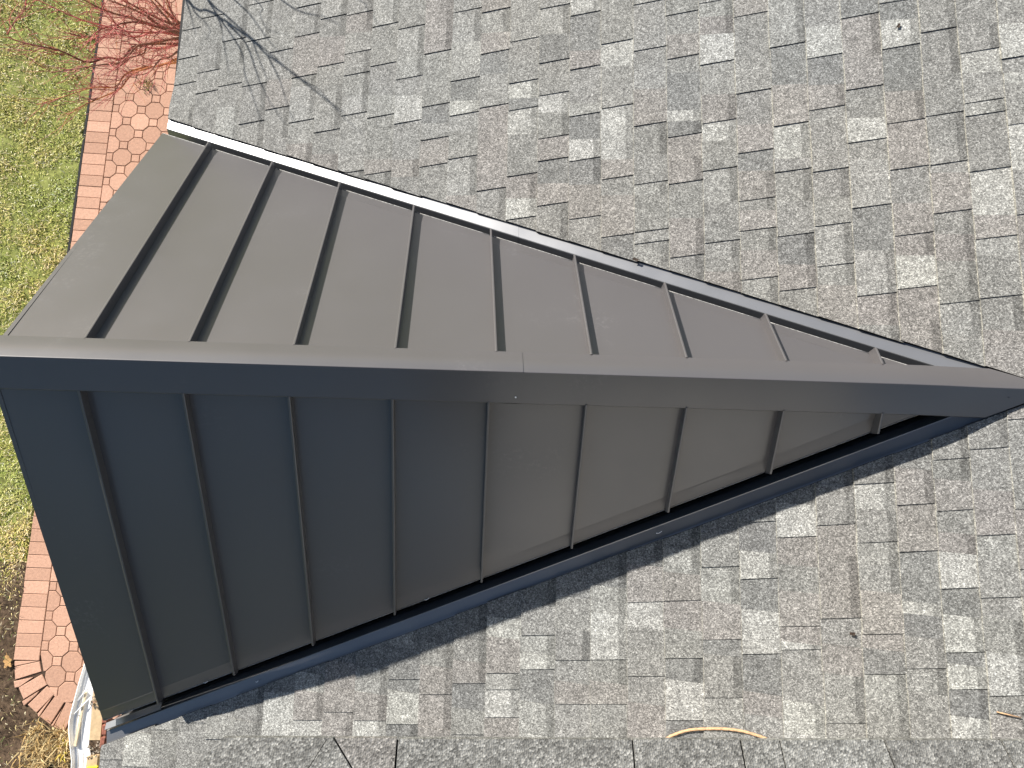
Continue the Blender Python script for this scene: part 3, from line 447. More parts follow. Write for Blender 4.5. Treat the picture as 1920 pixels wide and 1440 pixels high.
# ---------------------------------------------------------------- standing seam dormer
dorm = thing('metal_dormer_roof', 'dark bronze standing seam metal gable roof with long ridge cap', 'dormer roof', (GX, 0, 0.4))
NQ = Vector((0, TQ, 1)).normalized()
def dz(x, y, h=0.0):
    """point on the dormer slope raised h along its normal"""
    s = 1 if y >= 0 else -1
    p = Vector((x, y, HR - abs(y) * TQ)); return p + Vector((0, s * NQ.y, NQ.z)) * h
HEM = 0.095; FOLD = 0.055; SEAM_H = 0.040
END = (HR - HEM * TQ) / TP        # where the hem line meets the ridge
for s, seams in ((1, US), (-1, LS)):
    edge = [(GX, GX)] + list(seams) + [(END - 0.02, END - 0.02)]
    for j in range(len(edge) - 1):
        (ra, ha), (rb, hb) = edge[j], edge[j + 1]
        nu, nv = 6, 10
        vs = []; fs = []
        crown = rnd.uniform(-.0012, .0012)
        for iu in range(nu + 1):
            t = iu / nu
            xr = ra + (rb - ra) * t; xh = ha + (hb - ha) * t
            yh = max(yv(xh) - HEM, 0.012); yr = min(0.03, yh * 0.6); yf = max(yh - FOLD, yr + 0.25 * (yh - yr))
            for iv in range(nv + 4):
                if iv <= nv:
                    f = iv / nv; y = yr + (yf - yr) * f; x = xr + (xh - xr) * (y - yr) / max(yh - yr, 1e-4)
                    h = crown * math.sin(math.pi * t) + 0.0006 * noise.noise((x * 5, s * y * 5, j))
                    if iu in (0, nu): h = 0.0
                else:
                    q = iv - nv; y = yf + (yh - yf) * (.12, .55, 1.0)[q - 1]; x = xh; h = (-.0012, -.0026, -.0060)[q - 1]
                    if yh - yr < 0.06: h *= 0.3
                vs.append(dz(x, s * y, h))
        m = nv + 4
        for iu in range(nu):
            for iv in range(m - 1):
                a = iu * m + iv; f = (a, a + m, a + m + 1, a + 1)
                fs.append(f if s < 0 else f[::-1])
        # folded hem under the lower edge
        n0 = len(vs)
        for iu in range(nu + 1):
            p = vs[iu * m + m - 1]; vs.append(p + Vector((0, s * 0.001, -0.014)))
        for iu in range(nu):
            a = iu * m + m - 1; f = (a, a + m, n0 + iu + 1, n0 + iu); fs.append(f if s < 0 else f[::-1])
        pan = mesh('roof_panel', vs, fs, M_PAN, dorm, True)
        try: pan.data.set_sharp_from_angle(angle=math.radians(9))
        except Exception: pass
        ed = MB(); pth = [vs[iu * m + m - 1] + Vector((0, s * 0.0012, 0.0004)) for iu in range(nu + 1)]
        ed.tube(pth, 0.0013 if s > 0 else 0.0009, 4); ed.build('hem_edge', M_RAW, pan, True)
        # standing seam on the right-hand edge of this panel
        if j < len(edge) - 2:
            xr, xh = rb, hb
            yh = yv(xh) - HEM + 0.006; yr = 0.0845 if s > 0 else 0.0945
            sm = MB()
            w, tw = 0.0028, 0.0048
            prof = [(-w, -0.004), (-w, SEAM_H - 0.012), (-tw, SEAM_H - 0.0105), (-tw, SEAM_H - 0.001), (-tw + .002, SEAM_H), (tw - .0035, SEAM_H), (tw - .0018, SEAM_H - 0.001), (tw - .0018, SEAM_H - 0.0105), (w, SEAM_H - 0.012), (w, -0.004)]
            A = [dz(xr + u, s * (yr - NQ.y * max(h, 0)), h) for u, h in prof]
            B = [dz(xh + u, s * (yh - 0.03 * max(h, 0) / SEAM_H * 0.75), h) for u, h in prof]
            n = len(prof)
            sm.add(A + B, [tuple(range(n))[::-1], tuple(range(n, 2 * n))] + [(i, (i + 1) % n, n + (i + 1) % n, n + i) for i in range(n)])
            fix_normals(sm.build('standing_seam', M_PAN, pan))
    # rake edge folded down along the gable
    rk = MB(); yh = yv(GX) - HEM
    rk.prism([dz(GX - 0.004, s * 0.02, .003), dz(GX + 0.012, s * 0.02, .003), dz(GX + 0.012, s * yh, .002 - .0065), dz(GX - 0.004, s * yh, .002 - .0065)],
             [dz(GX - 0.004, s * 0.02, -.055), dz(GX + 0.012, s * 0.02, -.055), dz(GX + 0.012, s * yh, -.055), dz(GX - 0.004, s * yh, -.055)])
    fix_normals(rk.build('rake_trim', M_PAN, dorm))
    # valley flashing: a plate beside the shingles that drops into a trough under the panels
    prof = [(0.07, -0.0115), (0.014, -0.0095), (-0.036, 0.0015), (-0.0395, 0.0040), (-0.042, 0.0018), (-0.066, -0.040), (-0.076, -0.085)]
    cuts = [1.120, 2.945 if s > 0 else 2.70, 4.70]
    for a, b in zip(cuts[:-1], cuts[1:]):
        fl = MB(); lift = 0.0008 if a < 2 else 0.0
        xs = [a + (b - a) * k / 12 for k in range(13)]
        vs = []
        for x in xs:
            for d, h in prof:
                hh = h + lift + 0.0008 * noise.noise((x * 3, d * 9, 1)); vs.append((x, s * max(yv(x) + d, -0.05), x * TP + hh))
        n = len(prof)
        fs = []
        for k in range(len(xs) - 1):
            for i in range(n - 1):
                f = (k * n + i, (k + 1) * n + i, (k + 1) * n + i + 1, k * n + i + 1); fs.append(f if s > 0 else f[::-1])
        fs = [f[::-1] for f in fs]
        mesh('valley_flashing', vs, fs, M_FLASH, dorm)
eflg = MB(); ev = []
for x in (1.118, 1.25, 1.395):
    for d, h in ((-0.078, 0.012), (-0.050, 0.024), (-0.0475, 0.020)): ev.append((x, -(yv(x) + d), x * TP + h))
eflg.add(ev, [(0, 1, 4, 3), (1, 2, 5, 4), (3, 4, 7, 6), (4, 5, 8, 7)])
o = eflg.build('end_flange', M_FLASH, dorm); md = o.modifiers.new('thickness', 'SOLIDIFY'); md.thickness = 0.0015
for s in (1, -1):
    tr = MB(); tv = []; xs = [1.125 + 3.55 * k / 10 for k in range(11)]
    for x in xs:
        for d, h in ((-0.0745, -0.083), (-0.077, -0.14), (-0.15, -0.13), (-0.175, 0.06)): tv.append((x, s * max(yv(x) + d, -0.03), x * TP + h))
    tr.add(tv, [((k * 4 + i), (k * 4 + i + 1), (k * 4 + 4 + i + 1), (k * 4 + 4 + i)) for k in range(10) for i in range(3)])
    tr.build('valley_gap_shade', M_DECK, dorm)  # black trough stands in for the deep shade under the hem
# ridge cap in two lengths
def capseg(x0, x1, lift):
    WU, WL, ap = 0.085, 0.095, 0.0480
    prof = [(-(WL - 0.005), HR + ap - WL * TQ - 0.016), (-WL, HR + ap - WL * TQ - 0.013), (-WL, HR + ap - WL * TQ),
            (-0.05, HR + ap - 0.05 * TQ + .0004), (-0.0015, HR + ap - 0.0022)]
    for a in (0, 10, 20, 30): prof.append((0.0045 * math.sin(math.radians(a)), HR + ap - 0.0016 - 0.0045 * (1 - math.cos(math.radians(a)))))
    for k in range(1, 7):
        y = 0.003 + (WU - 0.003) * k / 6; prof.append((y, HR + ap - y * TQ + 0.0050 * math.sin(math.pi * k / 6)))
    prof += [(WU, HR + ap - WU * TQ - 0.013), (WU - 0.005, HR + ap - WU * TQ - 0.016)]
    nx = 14; n = len(prof); vs = []; fs = []
    for side in (0, 1):
        for k in range(nx + 1):
            for (y, z) in prof:
                xe = min(x1, (HR - abs(y) * TQ) / TP + 0.02)      # trimmed along the valley where it runs into the big roof
                x = x0 + (xe - x0) * k / nx
                dip = 0.022 * min(1.0, max(0.0, (x - 4.3) / 0.3)) ** 1.5
                vs.append((x, y * (1 - .008 * side), z - dip + lift + 0.0004 * noise.noise((x * 2, y * 3, 5)) - 0.0010 * side))
    H2 = (nx + 1) * n
    for k in range(nx):
        for i in range(n - 1):
            f = (k * n + i, (k + 1) * n + i, (k + 1) * n + i + 1, k * n + i + 1); fs.append(f); fs.append(tuple(H2 + q for q in f[::-1]))
    for k in (0, nx):
        for i in range(n - 1): fs.append((k * n + i, k * n + i + 1, H2 + k * n + i + 1, H2 + k * n + i))
    o = fix_normals(mesh('ridge_cap', vs, fs, M_PAN, dorm, False))
    o.data.polygons.foreach_set('use_smooth', [True] * len(o.data.polygons))
    o.data.set_sharp_from_angle(angle=math.radians(6))
    return o
capA = capseg(GX - 0.02, 2.925, 0.0026)
capB = capseg(2.86, 5.02, 0.0)
rv = MB(); rv.tube([dz(2.905, -0.052, 0.036), dz(2.905, -0.052, 0.041)], 0.0035, 8); rv.build('rivet', M_SCREW, capA, True)
# closure strips below the cap between the seams
for s in (1, -1):
    cl = MB()
    cl.prism([(1.145, s * 0.070, HR - 0.070 * TQ + 0.028), (4.55, s * 0.070, HR - 0.070 * TQ + 0.028), (4.55, s * 0.074, HR - 0.074 * TQ + 0.028), (1.145, s * 0.074, HR - 0.074 * TQ + 0.028)],
             [(1.145, s * 0.070, HR - 0.07 * TQ - 0.004), (4.55, s * 0.070, HR - 0.07 * TQ - 0.004), (4.55, s * 0.074, HR - 0.07 * TQ - 0.004), (1.145, s * 0.074, HR - 0.07 * TQ - 0.004)])
    fix_normals(cl.build('cap_closure', M_PAN, dorm))
gw = MB(); yh = yv(1.2) - 0.2
gw.prism([(1.22, -yh, 0.2), (1.22, yh, 0.2), (1.22, yh, HR - yh * TQ - 0.07), (1.22, 0, HR - 0.07), (1.22, -yh, HR - yh * TQ - 0.07)],
         [(1.30, -yh, 0.2), (1.30, yh, 0.2), (1.30, yh, HR - yh * TQ - 0.07), (1.30, 0, HR - 0.07), (1.30, -yh, HR - yh * TQ - 0.07)])
fix_normals(gw.build('gable_wall', M_WALL, dorm))

# ---------------------------------------------------------------- higher roof in the foreground with its ridge cap shingles
up = thing('upper_roof', 'edge of a nearer, higher roof with a row of coarse grey cap shingles', 'roof', (2.4, -1.0, 3.3))
ZE, YE, YA, ZA = 3.300, -0.7745, -0.935, 3.372
def fz(y): return ZE + (y - YE) * (ZA - ZE) / (YA - YE)
# outlines of the near flaps, from the lower edge (y = YE) to the apex (y = YA)
YX = YE - 0.093
caps = [([(2.412, YE - 0.026), (2.437, YE), (2.568, YE), (2.470, YA), (2.398, YA)], 'm'), ([(2.5690, YE), (2.5750, YE), (2.6525, YX), (2.6525, YA), (2.471, YA)], 'm'),
        ([(2.5780, YE), (2.6560, YE), (2.6545, YX)], 'p')]
for xa, xb, xc, xd, tone in ((2.6585, 2.657, 2.9615, 2.962, 'm'), (2.9638, 2.965, 3.1055, 3.112, 'm'), (3.1080, 3.1150, 3.1588, 3.166, 'l'),
        (3.1605, 3.1680, 3.3010, 3.33, 'l'), (3.3035, 3.3330, 3.4630, 3.50, 'm'), (3.4655, 3.5030, 3.62, 3.63, 'l'), (3.6230, 3.6330, 3.78, 3.785, 'm')):
    caps.append(([(xa, YE + rnd.uniform(-.0006, .0006)), (xc, YE + rnd.uniform(-.0006, .0006)), (xd, YA), (xb, YA)], tone))
for k, (outl, tone) in enumerate(caps):
    hL, hR = 0.0065 + 0.001 * (k % 2), 0.0045
    xl, xr_ = min(p[0] for p in outl), max(p[0] for p in outl)
    top = [(x, y, fz(y) + hL + (hR - hL) * (x - xl) / (xr_ - xl)) for x, y in outl]
    xb = min([p[0] for p in outl if p[1] == YA] or [0]); xd = max([p[0] for p in outl if p[1] == YA] or [0])
    if area(top) < 0: top = top[::-1]
    mb = MB(); mb.prism(top, [(p[0], p[1], fz(p[1]) - 0.004) for p in top])
    # the half that folds over to the far side
    x0, x1 = xb, xd
    if x1 > x0: mb.prism([(x0, YA, fz(YA) + hL), (x1, YA, fz(YA) + hR), (x1, YA - 0.16, ZE + hR), (x0, YA - 0.16, ZE + hL)], [(x0, YA, fz(YA) - .004), (x1, YA, fz(YA) - .004), (x1, YA - 0.16, ZE - .004), (x0, YA - 0.16, ZE - .004)])
    o = fix_normals(mb.build('cap_shingle', M_CAP, up))
    c = [q * .80 for q in TONE[tone]]; paint(o, [[c[0], c[1], c[2], 0.0]] * len(o.data.vertices), [0.0] * len(o.data.vertices))
db = MB()
db.prism([(2.445, YE - .025, fz(YE - .025) - .006), (5.2, YE - .025, fz(YE - .025) - .006), (5.2, YA, ZA - .006), (2.43, YA, ZA - .006)], [(2.445, YE - .032, ZE - .02), (5.2, YE - .032, ZE - .02), (5.2, YA, ZE - .03), (2.43, YA, ZE - .03)])
db.prism([(2.445, YE - .004, fz(YE - .004) - .0042), (5.2, YE - .004, fz(YE - .004) - .0042), (5.2, YE - .025, fz(YE - .025) - .0042), (2.445, YE - .025, fz(YE - .025) - .0042)], [(2.445, YE - .004, fz(YE - .004) - .0060), (5.2, YE - .004, fz(YE - .004) - .0060), (5.2, YE - .025, fz(YE - .025) - .0064), (2.445, YE - .025, fz(YE - .025) - .0064)])
db.prism([(2.43, YA, ZA - .006), (5.2, YA, ZA - .006), (5.2, -3.2, ZA - 1.0), (2.43, -3.2, ZA - 1.0)], [(2.43, YA, ZA - .05), (5.2, YA, ZA - .05), (5.2, -3.2, ZA - 1.05), (2.43, -3.2, ZA - 1.05)])
fix_normals(db.build('roof_deck', M_DECK, up))
us = MB(); ucol = []
for i in range(16):
    y0 = YA - 0.01 - i * 0.14; y1 = y0 - 0.15
    x = 2.43
    while x < 5.2:
        w = rnd.uniform(.1, .24); xe = min(5.2, x + w - .002)
        zz = lambda y, h: ZA - (YA - y) * (1.0 / (3.2 + YA)) + h
        us.prism([(x, y0, zz(y0, .001)), (x, y1, zz(y1, .007)), (xe, y1, zz(y1, .007)), (xe, y0, zz(y0, .001))], [(x, y0, zz(y0, -.004)), (x, y1, zz(y1, -.004)), (xe, y1, zz(y1, -.004)), (xe, y0, zz(y0, -.004))])
        c = TONE[rnd.choice('mmdlpL')]; ucol += [[c[0], c[1], c[2], 0.0]] * 8
        x += w
o = us.build('shingle_field', M_SH, up); fix_normals(o); o['kind'] = 'stuff'; paint(o, ucol, [0.0] * len(ucol))
wb2 = MB(); wb2.box((2.9, -2.2, 0.9), (5.0, -1.75, 2.62)); wb2.build('house_wall', M_WALL, up)

# ---------------------------------------------------------------- rope on the shingles
rp = MB(); P = [Vector(p) for p in ROPE]; pts = []
for i in range(len(P) - 1):
    p0, p1, p2, p3 = P[max(i - 1, 0)], P[i], P[i + 1], P[min(i + 2, len(P) - 1)]
    for k in range(8):
        t = k / 8.0
        pts.append(0.5 * ((2 * p1) + (p2 - p0) * t + (2 * p0 - 5 * p1 + 4 * p2 - p3) * t * t + (3 * p1 - p0 - 3 * p2 + p3) * t ** 3) + Vector((0, 0, 0.0125)))
rp.tube(pts, [0.0052 * (1 + 0.10 * math.sin(i * 1.9)) for i in range(len(pts))], 8)
o = rp.build('rope', M_ROPE, None, True, ROPE[4]); o['label'] = 'tan rope arching out on the shingles from under the cap shingles'; o['category'] = 'rope'

# ---------------------------------------------------------------- gutter and eave at the lower left
gut = thing('gutter', 'white ribbed gutter hanging between the curved brick end and the tan eave board', 'gutter', (0.95, -1.5, 0.25))
ga = [(-1.19, 0.952), (-1.30, 0.930), (-1.47, 0.902), (-1.52, 0.905), (-1.66, 0.935), (-2.6, 0.96)]
def gx(y):
    for (y0, x0), (y1, x1) in zip(ga[:-1], ga[1:]):
        if y <= y0 and y >= y1: return x0 + (x1 - x0) * (y - y0) / (y1 - y0)
    return ga[0][1] if y > ga[0][0] else ga[-1][1]
prof = [(0.00, 0.300), (0.035, 0.306), (0.06, 0.300), (0.13, 0.288), (0.24, 0.287), (0.27, 0.291), (0.30, 0.288), (0.50, 0.287), (0.53, 0.291), (0.56, 0.288), (0.80, 0.290), (0.88, 0.296), (0.96, 0.312), (1.0, 0.311)]
vs = []; ys = [-1.20 - 1.4 * k / 40 for k in range(41)]
for y in ys:
    x0 = gx(y); x1 = 1.002 + 0.012 * (y < -1.6) + (y + 1.2) * -0.02
    for t, z in prof: vs.append((x0 + (x1 - x0) * t + 0.0012 * noise.noise((y * 6, t * 5, 2)), y, z + 0.003 * noise.noise((y * 3, t * 3, 8)) * (0.1 < t < 0.9)))
n = len(prof); fs = [(k * n + i, (k + 1) * n + i, (k + 1) * n + i + 1, k * n + i + 1) for k in range(len(ys) - 1) for i in range(n - 1)]
o = mesh('trough', vs, fs, M_WHITE, gut, False); md = o.modifiers.new('thickness', 'SOLIDIFY'); md.thickness = 0.002
lip = MB(); lip.tube([(gx(y) + 0.002, y, 0.300) for y in ys], 0.004, 6); lip.build('front_lip', M_WHITE, gut, True)
for y in (-1.335, -1.395):
    st = MB(); st.tube([(gx(y) + 0.01, y - 0.05, 0.300), (0.97, y, 0.312), (1.005, y + 0.035, 0.318)], 0.0035, 6); st.build('hanger_strap', M_WHITE, gut, True)
lt = MB(); lt.prism([(0.960, -1.345, 0.302), (0.969, -1.347, 0.302), (0.947, -1.590, 0.304), (0.936, -1.588, 0.304)], [(0.960, -1.345, 0.292), (0.969, -1.347, 0.292), (0.947, -1.590, 0.293), (0.936, -1.588, 0.293)])
o = fix_normals(lt.build('wood_lath', M_LATH, None, False, (0.955, -1.46, 0.28))); o['label'] = 'thin pale wood strip lying in the white gutter'; o['category'] = 'wood strip'
eb = thing('eave_board', 'bare tan wooden board between the white gutter and the shingles', 'board', (1.04, -1.5, 0.3))
for y0, y1 in ((-1.31, -1.262), (-1.385, -1.317), (-1.560, -1.392), (-1.72, -1.628), (-2.6, -1.727)):
    bb = MB(); bb.box((1.010, y0, 0.285), (1.062, y1, 0.318 + rnd.uniform(-.004, .004))); bevel(bb.build('plank', M_BOARD, eb), 0.002)
br = thing('brick_ledge', 'reddish brick ledge between the tan eave board and the valley flashing', 'brick', (1.08, -1.5, 0.3))
for y in (-1.40, -1.455, -1.51, -1.565): 
    bb = MB(); bb.box((1.068, y - 0.024, 0.27), (1.092, y + 0.024, 0.328 + rnd.uniform(-.006, .006))); bevel(bb.build('brick', M_BRICKW, br), 0.004)
sc = MB()
for k in range(120):
    y = rnd.choice([rnd.uniform(-1.33, -1.20), rnd.uniform(-1.41, -1.36), rnd.uniform(-1.64, -1.56), rnd.uniform(-1.74, -1.70)]); x = rnd.uniform(1.005, 1.075)
    r = rnd.uniform(.003, .008); a = rnd.uniform(0, 3.14); z = 0.322 + rnd.uniform(0, .008)
    sc.prism([(x + r * math.cos(a), y + r * math.sin(a), z), (x + r * math.cos(a + 2), y + r * math.sin(a + 2), z + .003), (x + .8 * r * math.cos(a + 4), y + .8 * r * math.sin(a + 4), z)],
             [(x + r * math.cos(a), y + r * math.sin(a), z - .003), (x + r * math.cos(a + 2), y + r * math.sin(a + 2), z - .002), (x + .8 * r * math.cos(a + 4), y + .8 * r * math.sin(a + 4), z - .003)])
o = sc.build('eave_litter', simple('mixed_litter', (0.30, 0.25, 0.19), 0.9, 160, 0.9), None); o['kind'] = 'stuff'; o['label'] = 'crumbs of mortar and dead leaves on the eave beside the gutter'; o['category'] = 'litter'
yl = MB(); yl.prism([(1.018, -1.672, .334), (1.070, -1.668, .334), (1.070, -1.73, .334), (1.018, -1.73, .334)], [(1.018, -1.672, .32), (1.070, -1.668, .32), (1.070, -1.73, .32), (1.018, -1.73, .32)])
o = bevel(yl.build('plastic_scrap', M_YEL, None, False, (1.04, -1.70, .32)), .003); o['label'] = 'bright yellow scrap on the tan eave board beside the gutter'; o['category'] = 'scrap'

# ---------------------------------------------------------------- grass
gv = []; gf = []; gc = []
GR = [(.25, .29, .06), (.35, .37, .085), (.45, .44, .12), (.53, .48, .17), (.58, .48, .21)]
DRY = [(.58, .51, .28), (.68, .63, .43), (.50, .41, .19)]
def blade(x, y, z, L, w, col, lean):
    a = rnd.uniform(0, 6.283); dx, dy = math.cos(a), math.sin(a); n0 = len(gv)
    px, py = -dy * w, dx * w
    m = lean * 0.45; hz = L * math.sqrt(max(0.05, 1 - lean * lean))
    gv.extend([(x - px, y - py, z), (x + px, y + py, z), (x + dx * L * m * .6 + px * .8, y + dy * L * m * .6 + py * .8, z + hz * .62), (x + dx * L * m * .6 - px * .8, y + dy * L * m * .6 - py * .8, z + hz * .62), (x + dx * L * lean, y + dy * L * lean, z + hz)])
    gf.append((n0, n0 + 1, n0 + 2, n0 + 3)); gf.append((n0 + 3, n0 + 2, n0 + 4))
    gc.extend([[*col, 1.0]] * 5)
cnt = 0
while cnt < 62000:
    y = rnd.uniform(-1.9, 5.2); x = border_x(y) - 0.026 - abs(rnd.random()) ** 1.0 * (1.15 if y > 0.5 else 0.75)
    if soil_here(x, y) and rnd.random() < 0.9: cnt += 1; continue
    p1 = noise.noise((x * 5.5, y * 5.5, 0.5)); p2 = noise.noise((x * 2.1, y * 2.1, 9.0)); p3 = noise.noise((x * 14, y * 14, 4.0))
    if p3 < -0.32 and rnd.random() < 0.6: cnt += 1; continue
    dry = 0.16 + 0.30 * max(0, p2 + 0.05) + 0.2 * max(0, p1) 
    if rnd.random() < dry: c = rnd.choice(DRY); L = rnd.uniform(.03, .06); ln = rnd.uniform(.6, .95)
    else:
        c = GR[min(4, max(0, int(2 + p1 * 2.6 + rnd.gauss(0, .9))))]; L = rnd.uniform(.022, .048) * (1 + 0.5 * p1); ln = rnd.uniform(.6, .97)
    q = rnd.uniform(.8, 1.25); c = (c[0] * q * (1 + .18 * p2), c[1] * q, c[2] * q)
    blade(x, y, ZG - 0.036 + 0.010 * p1, L, rnd.uniform(.0022, .0042), c, ln); cnt += 1
o = mesh('grass', gv, gf, M_BLADE); paint(o, gc); o['kind'] = 'stuff'; o['label'] = 'yellow green lawn with dry blades beside the paved walk'; o['category'] = 'grass'
# dead blades and bits of leaf on the soil
gv, gf, gc = [], [], []
for k in range(2600):
    x = rnd.uniform(-1.3, 0.2); y = rnd.uniform(-2.9, -0.9)
    if inside(x - .01, y) or inside(x + 0.02, y + .02): continue
    c = rnd.choice(DRY + [(.16, .11, .06), (.30, .24, .15), (.10, .14, .04), (.14, .09, .05), (.20, .13, .07), (.11, .07, .04)]); blade(x, y, ZG - .012 + rnd.uniform(0, .02), rnd.uniform(.015, .06), rnd.uniform(.0015, .0035), c, rnd.uniform(.8, .99))
o = mesh('leaf_litter', gv, gf, M_BLADE); paint(o, gc); o['kind'] = 'stuff'; o['label'] = 'dead leaf bits and straw scattered over the brown soil'; o['category'] = 'leaf litter'
gv, gf, gc = [], [], []
for (cx, cy, n, sp) in ((-0.31, -2.25, 300, .11), (-0.40, -2.33, 220, .10), (-0.22, -2.22, 160, .07), (-0.44, -2.16, 90, .08), (-.2, -2.33, 160, .08)):
    for k in range(n):
        c = rnd.choice([(.40, .27, .11), (.48, .36, .18), (.30, .19, .08), (.52, .41, .22)]); blade(cx + rnd.gauss(0, sp * .55), cy + rnd.gauss(0, sp * .55), ZG - .005 + rnd.uniform(0, .05), rnd.uniform(.05, .14), rnd.uniform(.0025, .0055), c, rnd.uniform(.55, .98))
for k in range(26):
    blade(-0.19 + rnd.gauss(0, .03), -2.27 + rnd.gauss(0, .03), ZG + .04, rnd.uniform(.05, .09), .008, (.55, .42, .06), rnd.uniform(.5, .9))
o = mesh('dry_grass_clump', gv, gf, M_BLADE, None, False, (-.31, -2.26, ZG)); paint(o, gc); o['label'] = 'clump of dead straw coloured grass between the soil and the gutter'; o['category'] = 'dead plant'
gv, gf, gc = [], [], []
for k in range(40):
    c = rnd.choice([(.16, .10, .04), (.25, .17, .06), (.10, .12, .03)]); blade(-0.135 + rnd.gauss(0, .028), 3.19 + rnd.gauss(0, .028), ZG + .002, rnd.uniform(.03, .08), .004, c, rnd.uniform(.5, .95))
o = mesh('withered_weed', gv, gf, M_BLADE, None, False, (-.135, 3.19, ZG)); paint(o, gc); o['label'] = 'small brown withered weed on the pavers near the roof corner'; o['category'] = 'weed'

# ---------------------------------------------------------------- fallen leaves and bits
def leaf(name, c, size, m, rot, label, cat, lobes=5, tilt=(0, 0, 1), group=None):
    n = 22; top = []; nz = Vector(tilt).normalized(); ax = nz.orthogonal().normalized(); ay = nz.cross(ax)
    for k in range(n):
        a = 2 * math.pi * k / n
        r = size * (0.55 + 0.45 * abs(math.cos(lobes * a / 2))) * (1.25 if abs(math.cos(a)) > .8 else .8)
        q = ax * (r * math.cos(a + rot)) + ay * (r * math.sin(a + rot)); top.append(Vector(c) + q + nz * (0.006 + 0.35 * size * (r / size - .7) ** 2))
    mb = MB(); mb.add([Vector(c) + nz * .004] + top, [(0, 1 + k, 1 + (k + 1) % n) for k in range(n)])
    mb.tube([Vector(c), Vector(c) + ax * (size * 1.6 * math.cos(rot)) + ay * (size * 1.6 * math.sin(rot)) + nz * .008], [size * .07, size * .04], 5)
    o = mb.build(name, m, None, False, c); o['label'] = label; o['category'] = cat
    md = o.modifiers.new('thickness', 'SOLIDIFY'); md.thickness = 0.0012
    if group: o['group'] = group
    return o
leaf('fallen_leaf', (-0.715, -1.645, ZG + .008), .042, M_LEAF, 1.0, 'dry tan oak leaf on the soil beside the lower bricks', 'leaf')
RN = (-TP, 0, 1)
leaf('leaf_scrap', (4.437, 1.505, 1.5705), .009, M_DARKLEAF, .4, 'dark curled leaf bit lying on a pale whitish shingle', 'leaf scrap', 3, RN)
leaf('leaf_scrap', (4.166, -0.881, 1.475), .009, M_DARKLEAF, 2.2, 'dark curled leaf bit on mid grey shingles above the short twig', 'leaf scrap', 3, RN)
leaf('leaf_scrap', (3.432, 0.597, 1.2185), .010, M_DARKLEAF, 2.0, 'tiny dark leaf bit at the upper edge of the pale flashing', 'leaf scrap', 2, RN)
tw = MB(); tw.tube([(4.585, -1.113, 1.628), (4.61, -1.118, 1.637), (4.655, -1.126, 1.651)], [.002, .0026, .0018], 6)
o = tw.build('twig_bit', M_ROPE, None, True, (4.61, -1.118, 1.63)); o['label'] = 'short brown twig lying straight on the shingles far from the rope'; o['category'] = 'twig'
for k, (x, y, L, a, lab) in enumerate(((1.628, -1.226, .022, .5, 'white sliver on the dark hem beside the gutter end of the dormer'), (2.596, -.828, .020, .5, 'curled white sliver on the hem at mid length of the dormer'), (3.511, -.497, .022, .45, 'thin white sliver on the shaded flashing nearest the ridge end'), (1.850, -1.128, .014, .5, 'small white sliver on the shaded flashing near the gable end'))):
    z = x * TP + 0.001 if k > 1 else HR - abs(y) * TQ - .004
    if k in (2, 3): y = -(yv(x) - .012); z = x * TP + .007
    if k in (0, 1): y = -(yv(x) - HEM - .004); z = HR - abs(y) * TQ + .001
    w = MB(); d = Vector((math.cos(a), math.sin(a) * .6, math.cos(a) * TP)).normalized(); c = Vector((x, y, z)); pth = [c - d * L * .5, c + Vector((0, -.0025, .002)), c + d * L * .5 + Vector((0, .002, .003))]
    w.tube(pth, .0016, 5); o = w.build('white_sliver', M_SCRAP, None, True, tuple(c)); o['label'] = lab; o['category'] = 'scrap'; o['group'] = 'white slivers along the lower edge of the dormer'

# ---------------------------------------------------------------- red twigged shrub
shr = thing('red_twig_shrub', 'leafless shrub with brown stems and red twigs reaching over the walk', 'shrub', (0.62, 3.55, ZG))
def wig(p, amt): return Vector(p) + Vector((rnd.uniform(-amt, amt), rnd.uniform(-amt, amt), rnd.uniform(-amt, amt)))
def spline(P, k=5):
    P = [Vector(p) for p in P]; o = []
    for i in range(len(P) - 1):
        p0, p1, p2, p3 = P[max(i - 1, 0)], P[i], P[i + 1], P[min(i + 2, len(P) - 1)]
        for q in range(k):
            t = q / k
            o.append(0.5 * ((2 * p1) + (p2 - p0) * t + (2 * p0 - 5 * p1 + 4 * p2 - p3) * t * t + (3 * p1 - p0 - 3 * p2 + p3) * t ** 3))
    o.append(P[-1]); return o
tw_red = MB(); tw_or = MB(); tw_br = MB()
BASE = Vector((0.62, 3.55, ZG))
def sprout(p, d, L, r, depth):
    n = 6; pts = [p]; dd = d.normalized()
    for k in range(n):
        dd = (dd + Vector((rnd.gauss(0, .16), rnd.gauss(0, .16), rnd.gauss(.03, .12)))).normalized(); pts.append(pts[-1] + dd * (L / n))
    (tw_red if rnd.random() < .72 else (tw_or if rnd.random() < .4 else tw_br)).tube(pts, [r * (1 - .65 * k / n) for k in range(n + 1)], 4, False)
    if depth:
        for _ in range(rnd.choice([1, 2, 2, 3])):
            k = rnd.randint(2, n - 1); e = (pts[k] - pts[k - 1]).normalized()
            sprout(pts[k], e + Vector((rnd.gauss(0, .55), rnd.gauss(0, .55), rnd.gauss(0, .35))), L * rnd.uniform(.35, .7), r * .7, depth - 1)
